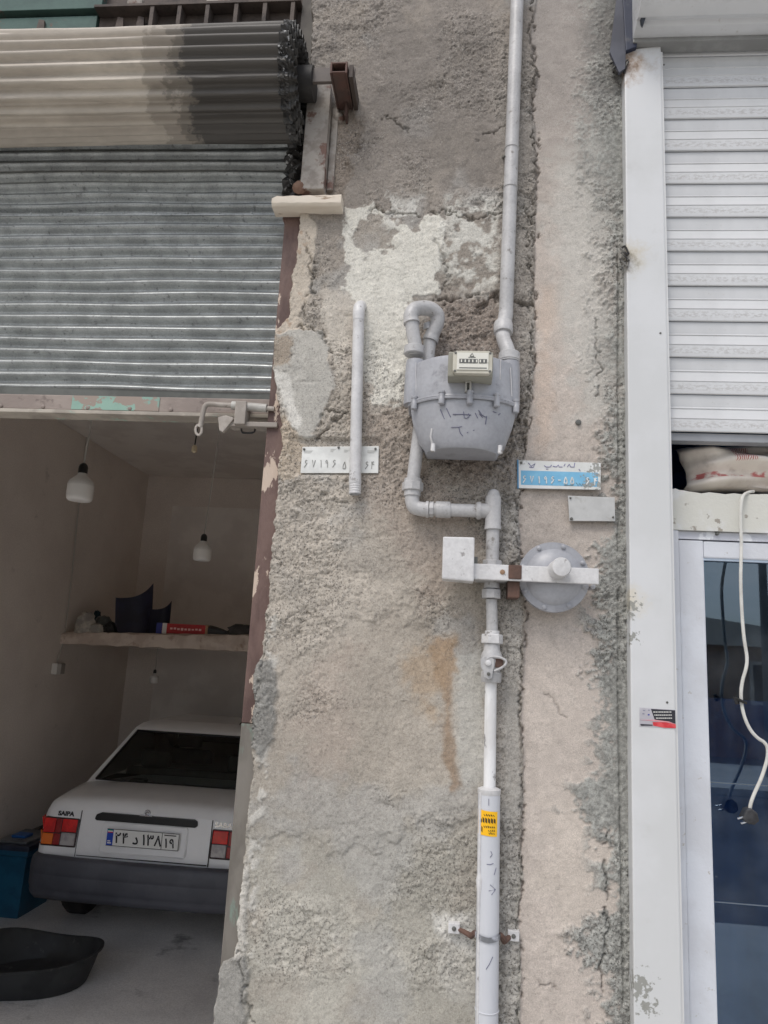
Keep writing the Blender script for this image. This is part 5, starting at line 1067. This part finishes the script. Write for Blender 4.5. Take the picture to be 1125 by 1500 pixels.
def slat_mesh(h):
    # profile (y outwards negative, z): flat upper third, two small steps, lower band, curled lip
    pr = [(-.004, .002), (-.012, .0), (-.0160, .0016), (-.0170, .008), (-.0155, h * .33), (-.0172, h * .345), (-.0165, h * .37), (-.0125, h * .60), (-.0145, h * .615), (-.0140, h * .64), (-.0055, h * .68), (-.0100, h * .965), (-.0095, h * .990), (.004, h * .992), (.006, h * .9), (.006, .01)]
    rows = [[(x, y, z) for y, z in pr] for x in np.linspace(XS0, XS1, 3)]
    mb = MB().grid(rows, close=True); mb.add(rows[0], [tuple(range(len(pr)))]); mb.add(rows[-1], [tuple(range(len(pr)))]); return mb.mesh('slat', m_slat, 25)
sm_ = slat_mesh(PT)
for k in range(NS + 4):
    o = link(sm_, 'slat', ws); o.matrix_parent_inverse = Matrix.Translation(-Vector(ws.location)); o.location = (random.uniform(-.001, .001), YW + random.uniform(-.0006, .0006), zb_ + k * PT)
MB().box(XS0, XS1, YW - .006, YW + .03, zb_ - .024, zb_ - .001).obj('bottom_bar', mat('grey_bottom_bar', (150, 152, 156), (136, 138, 142), scale=6, rough=.45), ws, 0, .002)
# coil above: slats wound on the drum
zc_, yc_, rc_ = W(1030, 36, -.10).z + .165, -.06, .165
prf = []
for k in range(10):
    a0 = -math.pi / 2 - .31 + k * 2 * math.pi / 10
    for q in range(8):
        a_ = a0 + q / 8 * 2 * math.pi / 10; rr_ = rc_ + (.004 if q else -.004) + .002 * math.sin(q / 8 * math.pi); prf.append((yc_ + rr_ * math.cos(a_), zc_ + rr_ * math.sin(a_)))
XCo = W(938, 20, -.15).x
rows = [[(x, y, z) for y, z in prf] for x in (XCo, 2.4)]
mb = MB().grid(rows, close=True); mb.add(rows[0], [tuple(range(len(prf)))]); mb.obj('coil', m_slat, ws, 30)
MB().box(XCo + .0, 2.4, -.065, -.02, zc_ - rc_ - .020, zc_ - rc_ - .006).obj('guide_bar', mat('grey_guide_bar', (150, 150, 148), (132, 132, 130), scale=6, rough=.5), ws, 0, .003)

# ---- post
def mat_post():
    m = mat('white_post_paint', (206, 207, 208), (199, 200, 200), (186, 186, 184), scale=2, s3=6, lo3=.58, hi3=.8, rough=.4, bump=.12, bs=9); n = m.node_tree; N = n.nodes.new; L = n.links.new; b = n.nodes['Principled BSDF']; src = b.inputs['Base Color'].links[0].from_socket
    tc = N('ShaderNodeTexCoord'); no = N('ShaderNodeTexNoise'); no.inputs['Scale'].default_value = 34; no.inputs['Detail'].default_value = 8; no.inputs['Roughness'].default_value = .7; L(tc.outputs['Object'], no.inputs['Vector'])
    for (px, py, r, c, k) in ((917, 92, .075, (150, 118, 82), .85), (914, 96, .045, (70, 54, 44), .9), (920, 372, .062, (190, 180, 158), .85), (914, 382, .040, (70, 62, 55), .92), (922, 880, .05, (206, 198, 180), .85), (918, 900, .022, (120, 116, 108), .9)):      # scorched and cement-smeared spots
        v = N('ShaderNodeVectorMath'); v.operation = 'DISTANCE'; L(tc.outputs['Object'], v.inputs[0]); v.inputs[1].default_value = tuple(W(px, py, -.045))
        a = N('ShaderNodeMath'); a.operation = 'MULTIPLY_ADD'; a.inputs[1].default_value = r * 2.2; L(no.outputs['Fac'], a.inputs[0]); L(v.outputs['Value'], a.inputs[2])
        q = N('ShaderNodeMapRange'); q.interpolation_type = 'SMOOTHSTEP'; q.inputs[1].default_value = r * 2.3; q.inputs[2].default_value = r * 1.1; q.inputs[4].default_value = k; L(a.outputs[0], q.inputs[0])
        x = N('ShaderNodeMixRGB'); L(q.outputs[0], x.inputs[0]); L(src, x.inputs[1]); x.inputs[2].default_value = lin(c); src = x.outputs[0]
    L(src, b.inputs['Base Color']); splash(m, [(W(921, 888, -.045), .045), (W(924, 935, -.045), .03), (W(936, 1446, -.045), .055), (W(947, 1475, -.045), .035), (W(912, 372, -.045), .02)]); return m
YP = -.045
po = thing('shutter_post', 'tall white steel guide post between the plaster wall and the white shutter', 'post', (.51, 0, 0))
px0, px1 = W(913.5, 150, YP).x, W(970, 150, YP).x; pzt = W(950, 70, YP).z; px0b = W(929, 1480, YP).x
MB().prism([(px0, YP, -.02), (px1, YP, -.02), (px1, YP, pzt + .008), (px0 + .004, YP, pzt - .006)], (0, .12, 0)).obj('post_face', mat_post(), po, 0, .004)
MB().box(px1 + .0005, px1 + .006, YP + .006, .06, -.02, pzt - .01).obj('guide_lip', m_white, po, 0)
for px, py in ((979, 1029), (969, 488), (974, 95)): q = W(px, py, YP); MB().lathe((q.x - .003, YP, q.z), (0, -1, 0), [(.003, 0), (.003, .0012), (.001, .002)], 8).obj('screw', m_cd, po)
rr = random.Random(21)
# charred cable ends at the post's top
ch = MB()
for k in range(7):
    b0 = W(918 + rr.uniform(-8, 8), 88 + rr.uniform(-8, 6), YP + .01); ch.tube(smooth_path([b0, b0 + Vector((-.012 + rr.uniform(-.01, .01), -.015, -.015)), b0 + Vector((-.02 + rr.uniform(-.02, .02), -.012, -.045 + rr.uniform(-.01, .02)))], 4), .003, 6)
b0 = W(905, 103, 0); ch.box(b0.x - .018, b0.x + .002, -.03, .02, b0.z - .02, b0.z + .012)
tag(ch.obj('burnt_cable', mat('charred', (40, 38, 38), (110, 108, 104), scale=40, rough=.8, bump=.5, bs=90), None), 'charred cable ends hanging at the top of the white post', 'cable')
ch = MB()
for k in range(6):
    b0 = W(912 + rr.uniform(-5, 4), 366 + rr.uniform(-8, 20), -.02); ch.tube(smooth_path([b0, b0 + Vector((rr.uniform(-.01, .012), -.02, -.012)), b0 + Vector((rr.uniform(-.018, .012), -.03, -.04))], 4), .0028, 6)
tag(ch.obj('burnt_cable', MATS['charred'], None), 'charred cable stub beside the scorched spot halfway up the white post', 'cable')
# ---- dark blue coil bracket
bk = thing('coil_bracket', 'dark blue steel bracket carrying the white shutter coil beside the post', 'bracket', W(915, 40, -.06))
m_navyst = mat('navy_steel', (38, 48, 76), (32, 40, 62), (70, 72, 80), scale=6, s3=14, lo3=.62, hi3=.7, rough=.5)
MB().prism([W(x, y, -.06) for x, y in ((908, -80), (943, -80), (936, 0), (933, 68), (917, 74))], (0, .05, 0)).obj('plate', m_navyst, bk, 0, .002)
MB().prism([W(x, y, -.055) for x, y in ((907, -80), (903, 0), (893.5, 76), (907, 106), (916, 100), (917, 72), (912, -80))], (0, .012, 0)).obj('side_plate', mat('grey_navy_steel', (78, 80, 90), (64, 66, 76), scale=8, rough=.6), bk, 0, .001)
MB().prism([W(x, y, -.12) for x, y in ((934, -60), (960, -60), (953, 6), (943, 34), (936, 20))], (0, .02, 0)).obj('end_cap', mat('dark_end_cap', (52, 58, 68), rough=.5), bk, 0, .002)

# ---- shop room and door
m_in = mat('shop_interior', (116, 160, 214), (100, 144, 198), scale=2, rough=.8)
sr = thing('shop_room', 'dark shop interior behind the glazed door', 'shop', (2.2, 2.5, 0))
MB().box(.5, 4.5, 4.8, 5.0, -.2, 3.9).obj('wall', m_in, sr, 0); MB().box(.505, .56, .5, 4.8, -.2, 3.9).obj('wall', m_in, sr, 0); MB().box(4.3, 4.5, .22, 4.8, -.2, 3.9).obj('wall', m_in, sr, 0); MB().box(.505, 4.5, .3, 5.0, 3.91, 4.1).obj('ceiling', m_in, sr, 0)
MB().box(2.42, 4.5, .02, .215, -.3, 5.2).obj('front_wall', mat('shop_render', (190, 184, 174), rough=.9), sr, 0); MB().box(.52, 2.415, .215, .295, 2.9, 5.2).obj('front_wall', m_in, sr, 0)
rows = []                         # a made-up blue sheet, added behind the door to turn the glass blue
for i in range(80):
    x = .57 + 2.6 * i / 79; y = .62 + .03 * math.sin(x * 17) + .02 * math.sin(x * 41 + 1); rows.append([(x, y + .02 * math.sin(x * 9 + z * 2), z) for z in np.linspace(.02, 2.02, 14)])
MB().grid(rows).obj('added_tint_sheet', mat('tint_sheet_blue', (54, 104, 164), (42, 86, 142), (96, 140, 188), scale=3, s3=5, lo3=.56, hi3=.8, rough=.4), sr, 60)
m_fr = mat('chipped_white_frame', (208, 211, 217), (200, 202, 207), (176, 172, 166), scale=5, s3=34, lo3=.625, hi3=.66, rough=.5, bump=.25, bs=50)
m_fr2 = mat('old_cream_frame', (200, 199, 191), (210, 211, 213), (150, 144, 134), scale=6, s3=26, lo3=.62, hi3=.66, rough=.6, bump=.4, bs=40)
YD = .045
dr_ = thing('shop_door', 'white framed glazed shop door under the white shutter', 'door', (.9, YD, 0))
hx0 = W(984, 740, YD).x; hz1, hz0 = W(1030, 722, YD).z, W(1050, 778, YD).z
rows = []                         # the head board has a ragged top edge
for i in range(50):
    x = hx0 + (2.4 - hx0) * (i / 49) ** 1.6; zt = hz1 + (.012 * max(0, 1 - i / 6)) + rr.uniform(-.0025, .0025); rows.append([(x, YD, hz0), (x, YD + rr.uniform(-.001, .001), zt), (x, YD + .08, zt), (x, YD + .08, hz0)])
MB().grid(rows, close=True).obj('head_board', m_fr2, dr_, 20)
MB().box(hx0 + .018, 2.4, YD + .012, YD + .07, W(1050, 790, YD).z, hz0 - .001).obj('head_bead', mat('grey_bead', (196, 198, 206), (182, 184, 192), (226, 228, 232), scale=8, s3=12, lo3=.54, hi3=.58, rough=.55), dr_, 0, .001)
q = W(1052, 781, YD); MB().lathe((q.x, YD + .012, q.z), (0, -1, 0), [(.005, -.01), (.005, .008), (.003, .010)], 8).obj('bolt', m_cd, dr_)
jx1 = W(999.5, 1000, YD).x; MB().box(hx0 - .012, jx1, YD + .002, YD + .09, -.02, hz0 - .0005).obj('door_jamb', m_fr, dr_, 0, .002)
lx0 = jx1 + .003; gx0 = W(1029.5, 1000, YD + .015).x + .012; lz1 = W(1050, 792, YD + .01).z; gz1 = W(1060, 818, YD + .015).z
YLf = YD + .014; LX1 = 1.62
MB().box(lx0, gx0, YLf, YLf + .045, .02, lz1).obj('stile', m_fr, dr_, 0, .004)
MB().box(LX1 - .06, LX1, YLf, YLf + .045, .02, lz1).obj('stile', m_fr, dr_, 0, .004)
MB().box(gx0 + .0005, LX1 - .0605, YLf + .001, YLf + .044, gz1, lz1 - .001).obj('top_rail', m_fr, dr_, 0, .004)
MB().box(gx0 + .0005, LX1 - .0605, YLf + .001, YLf + .044, .02, .25).obj('bottom_rail', m_fr, dr_, 0, .004)
MB().box(LX1 + .003, 2.4, YLf, YLf + .045, .0, lz1).obj('side_panel', m_fr, dr_, 0, .004)
def mat_glass():
    m = bpy.data.materials.new('blue_door_glass'); m.use_nodes = True; n = m.node_tree; n.nodes.clear(); N = n.nodes.new; L = n.links.new
    out = N('ShaderNodeOutputMaterial'); tr = N('ShaderNodeBsdfTransparent'); tr.inputs[0].default_value = (.55, .72, .92, 1); gl = N('ShaderNodeBsdfGlossy'); gl.inputs['Roughness'].default_value = .012; gl.inputs['Color'].default_value = (.60, .79, 1, 1)
    fr = N('ShaderNodeFresnel'); fr.inputs['IOR'].default_value = 2.3; mx_ = N('ShaderNodeMixShader'); L(fr.outputs[0], mx_.inputs[0]); L(tr.outputs[0], mx_.inputs[1]); L(gl.outputs[0], mx_.inputs[2])
    df = N('ShaderNodeBsdfDiffuse'); df.inputs['Color'].default_value = lin((190, 200, 210)); tc = N('ShaderNodeTexCoord'); no = N('ShaderNodeTexNoise'); no.inputs['Scale'].default_value = 120; no.inputs['Detail'].default_value = 4; L(tc.outputs['Object'], no.inputs['Vector'])
    n2 = N('ShaderNodeTexNoise'); n2.inputs['Scale'].default_value = 7; n2.inputs['Detail'].default_value = 5; L(tc.outputs['Object'], n2.inputs['Vector'])
    r = N('ShaderNodeMapRange'); r.inputs[1].default_value = .70; r.inputs[2].default_value = .80; r.inputs[4].default_value = .16; L(no.outputs['Fac'], r.inputs[0]); r2 = N('ShaderNodeMapRange'); r2.inputs[1].default_value = .45; r2.inputs[2].default_value = .8; r2.inputs[4].default_value = .06; L(n2.outputs['Fac'], r2.inputs[0])
    ad = N('ShaderNodeMath'); L(r.outputs[0], ad.inputs[0]); L(r2.outputs[0], ad.inputs[1]); m2 = N('ShaderNodeMixShader'); L(ad.outputs[0], m2.inputs[0]); L(mx_.outputs[0], m2.inputs[1]); L(df.outputs[0], m2.inputs[2]); L(m2.outputs[0], out.inputs[0]); return m
mg = mat_glass(); YG = YLf + .022
zj = [gz1 + .012, W(1060, 1147, YG).z, W(1060, 1322, YG).z, .24]
m_joint = mat('clear_joint', (96, 108, 122), rough=.3)
for k in range(3):
    MB().add([(gx0 - .006, YG, zj[k + 1] + .0012), (LX1 - .055, YG, zj[k + 1] + .0012), (LX1 - .055, YG, zj[k] - .0012), (gx0 - .006, YG, zj[k] - .0012)], [(0, 1, 2, 3)]).obj('pane', mg, dr_, 0)
    if k < 2: MB().box(gx0 - .004, LX1 - .055, YG - .0018, YG + .003, zj[k + 1] - .0012, zj[k + 1] + .0012).obj('pane_joint', m_joint, dr_, 0)
# putty bead along the glass, bluish white
MB().prism([(gx0 - .001, YLf + .004, .26), (gx0 + .006, YLf + .020, .26), (gx0 + .006, YLf + .020, gz1 - .004), (gx0 - .001, YLf + .004, gz1 - .004)], (0, .003, 0)).obj('putty', mat('putty', (196, 210, 226), rough=.5), dr_, 0)
MB().box(gx0 + .0, LX1 - .06, YLf + .006, YLf + .018, gz1 - .006, gz1 + .0).obj('putty', MATS['putty'], dr_, 0)

# ---- sack stuffed above the door
def mat_sack():
    m = mat('woven_sack', (232, 224, 214), (220, 210, 200), (192, 182, 172), scale=9, s3=18, lo3=.55, hi3=.75, rough=.75, bump=.25, bs=160); n = m.node_tree; N = n.nodes.new; L = n.links.new; b = n.nodes['Principled BSDF']; src = b.inputs['Base Color'].links[0].from_socket
    tc = N('ShaderNodeTexCoord'); sp = N('ShaderNodeSeparateXYZ'); L(tc.outputs['UV'], sp.inputs[0]); no = N('ShaderNodeTexNoise'); no.inputs['Scale'].default_value = 30; no.inputs['Detail'].default_value = 5; L(tc.outputs['Object'], no.inputs['Vector'])
    def band(sock, c, w, amt=.0):
        a = N('ShaderNodeMath'); a.operation = 'SUBTRACT'; L(sock, a.inputs[0]); a.inputs[1].default_value = c; ab = N('ShaderNodeMath'); ab.operation = 'ABSOLUTE'; L(a.outputs[0], ab.inputs[0]); q = N('ShaderNodeMapRange'); q.interpolation_type = 'SMOOTHSTEP'; q.inputs[1].default_value = w; q.inputs[2].default_value = w * .8; L(ab.outputs[0], q.inputs[0]); return q.outputs[0]
    def mul(a, b_): x = N('ShaderNodeMath'); x.operation = 'MULTIPLY'; L(a, x.inputs[0]); L(b_, x.inputs[1]); return x.outputs[0]
    th = N('ShaderNodeMapRange'); th.inputs[1].default_value = .42; th.inputs[2].default_value = .52; L(no.outputs['Fac'], th.inputs[0])
    w1 = N('ShaderNodeTexWave'); w1.inputs['Scale'].default_value = 60; w1.inputs['Distortion'].default_value = 6; L(tc.outputs['Object'], w1.inputs['Vector']); wv = N('ShaderNodeMapRange'); wv.inputs[1].default_value = .45; wv.inputs[2].default_value = .55; L(w1.outputs['Fac'], wv.inputs[0])
    for f in (mul(band(sp.outputs[1], .28, .075), th.outputs[0]), mul(mul(band(sp.outputs[0], .145, .03), band(sp.outputs[1], .72, .22)), wv.outputs[0])):
        k = N('ShaderNodeMath'); k.operation = 'MULTIPLY'; k.inputs[1].default_value = .9; L(f, k.inputs[0]); x = N('ShaderNodeMixRGB'); L(k.outputs[0], x.inputs[0]); L(src, x.inputs[1]); x.inputs[2].default_value = lin((186, 92, 90)); src = x.outputs[0]
    L(src, b.inputs['Base Color']); return m
YK = .05
s0 = W(1011, 680, YK); sz0 = W(1010, 714, YK).z; sz1 = zb_ - .012; nu, nv = 60, 26; me = bpy.data.meshes.new('sack'); V = []; UV = []
for i in range(nu + 1):
    for j in range(nv + 1):
        u, v = i / nu, j / nv; x = s0.x + u * 1.0; z = sz0 + .004 + (sz1 - sz0) * v * 1.05 + .012 * math.sin(u * 9) * (1 - v) + .010 * (u > .22) * (1 - v) * ss(np.array(u), .2, .35)
        fold = .016 * math.sin(v * 9 + u * 5 + 2 * math.sin(u * 7)) + .010 * math.sin(v * 17 - u * 11) + .006 * math.sin(u * 40 + v * 13); bul = math.sin(math.pi * min(max(v, .02), .98)) ** .5
        V.append((x + .012 * math.sin(v * 5) * (1 if i < 3 else .3), YK + .06 - .055 * bul - fold * 1.0 + .06 * max(0, 1 - u * 16), z))
Fc = [(i * (nv + 1) + j, (i + 1) * (nv + 1) + j, (i + 1) * (nv + 1) + j + 1, i * (nv + 1) + j + 1) for i in range(nu) for j in range(nv)]
nV = len(V); V += [(x + .02, YK + .17 - (y - YK) * .6, z) for x, y, z in V]; Fb = [tuple(nV + q for q in reversed(f)) for f in Fc]
edge_loop = [i * (nv + 1) for i in range(nu + 1)] + [nu * (nv + 1) + j for j in range(1, nv + 1)] + [i * (nv + 1) + nv for i in range(nu - 1, -1, -1)] + [j for j in range(nv - 1, 0, -1)]
Fe = [(edge_loop[k], nV + edge_loop[k], nV + edge_loop[(k + 1) % len(edge_loop)], edge_loop[(k + 1) % len(edge_loop)]) for k in range(len(edge_loop))]
me.from_pydata(V, [], Fc + Fb + Fe); uvl = me.uv_layers.new(name='UVMap')
for lp2 in me.loops: q = lp2.vertex_index % nV; uvl.data[lp2.index].uv = ((q // (nv + 1)) / nu, (q % (nv + 1)) / nv)
me.shade_smooth(); me.materials.append(mat_sack()); so_ = link(me, 'woven_sack', None); tag(so_, 'crumpled white woven sack with red print stuffed above the shop door', 'sack')

# ---- white flex with plug
cb3 = thing('power_cable', 'white flex with a black two-pin plug hanging in front of the door glass', 'cable', W(1100, 1200, .0))
YK2 = .012
pth = [(1104, 720), (1097, 721), (1089, 726), (1085.5, 740), (1085, 765), (1086, 800), (1085, 850), (1087, 900), (1090, 935), (1094, 962), (1093, 978), (1088, 996), (1085.5, 1015), (1087, 1035), (1092, 1054), (1100, 1070), (1110, 1081), (1120, 1088), (1124.5, 1098), (1123, 1115), (1115, 1140), (1106, 1160), (1100, 1176), (1098, 1188)]
ys = [.06, .05, .032] + [YK2 + .016] * 3 + [YK2] * 30
MB().tube(smooth_path([W(x, y, ys[i]) for i, (x, y) in enumerate(pth)], 5), .0043, 8).obj('flex', mat('white_flex', (206, 205, 199), (194, 192, 186), scale=20, rough=.5), cb3)
q = W(1085, 1027, YK2); MB().tube([q + Vector((-.014, -.004, .006)), q + Vector((.0, -.009, .0)), q + Vector((.012, -.004, -.004))], .004, 6).tube([q + Vector((-.016, -.004, .010)), q + Vector((-.010, -.006, -.008))], .005, 6).obj('cable_tie', m_socket, cb3)
m_plug = mat('black_plug', (40, 40, 42), (60, 60, 62), scale=30, rough=.45)
MB().prism([W(x, y, YK2 - .012) for x, y in ((1094, 1186), (1101, 1184), (1110, 1191), (1113, 1203), (1106, 1209), (1096, 1207), (1088, 1199))], (0, .03, 0)).obj('plug_body', m_plug, cb3, 0, .004)
for a_, b_ in (((1091, 1196), (1081, 1199)), ((1096, 1203), (1086, 1206))): MB().tube([W(*a_, YK2 - .004), W(*b_, YK2 - .010)], .0024, 8).obj('pin', mat('pin_metal', (200, 200, 200), rough=.25, metal=.9), cb3)

# ---- advert card stuck on the post
YS2 = YP - .0012
ac = thing('advert_sticker', 'small grey, black and red advert sticker on the white post', 'sticker', W(963, 1050, YP))
def cardp(pts, name, m, d): return MB().prism([W(x, y, YS2 - d) for x, y in pts], (0, .0012, 0)).obj(name, m, ac, 0)
cardp(((937, 1036.5), (989.5, 1040), (990, 1067), (937, 1063.5)), 'card', mat('grey_card', (186, 184, 190), (172, 170, 176), scale=30, rough=.45), 0)
cardp(((953.5, 1038.5), (989, 1040.5), (989.5, 1060), (975, 1057), (959, 1054)), 'black_field', mat('black_print', (44, 44, 50), rough=.45), .0004)
cardp(((956, 1057.5), (975, 1058), (990, 1061), (990.2, 1066.8), (972, 1066), (957, 1063)), 'red_swoosh', mat('red_print', (196, 52, 60), (210, 80, 84), scale=60, rough=.45), .0006)
cardp(((937.5, 1054.5), (960, 1054.5), (980, 1057), (989.6, 1060.6), (980, 1058.4), (958, 1056)), 'pink_line', mat('pink_print', (216, 150, 156), rough=.5), .0008)
cardp(((938, 1060.5), (956, 1061.5), (956, 1063), (939, 1063)), 'dark_line', MATS['black_print'], .0006)
m_ct = mat('card_text', (190, 190, 186), rough=.5)
for (x0_, x1_, y) in ((957, 984, 1043), (958.5, 982.5, 1047.5), (961, 984, 1052)):
    x = x0_
    while x < x1_:
        w_ = rr.uniform(1.2, 3.4); cardp(((x, y - .9), (x + w_, y - .8), (x + w_, y + .9), (x, y + .8)), 'print', m_ct, .0008); x += w_ + .6
for x, y in ((942, 1040), (949, 1039.5), (941, 1045)): cardp(((x, y), (x + 3, y), (x + 3, y + 1.2), (x, y + 1.2)), 'print', mat('grey_print', (130, 130, 146), rough=.5), .0006)
cardp(((949, 1046), (951.5, 1046), (951.5, 1048), (949, 1048)), 'print', mat('blue_print', (70, 74, 150), rough=.5), .0006)
for o in bpy.data.objects:
    if o.name.split('.')[0] in ('pen_mark', 'heading_print', 'handwriting', 'worn_print', 'scratch'): o['kind'] = 'stuff'
    if '_world' in o.keys(): del o['_world']
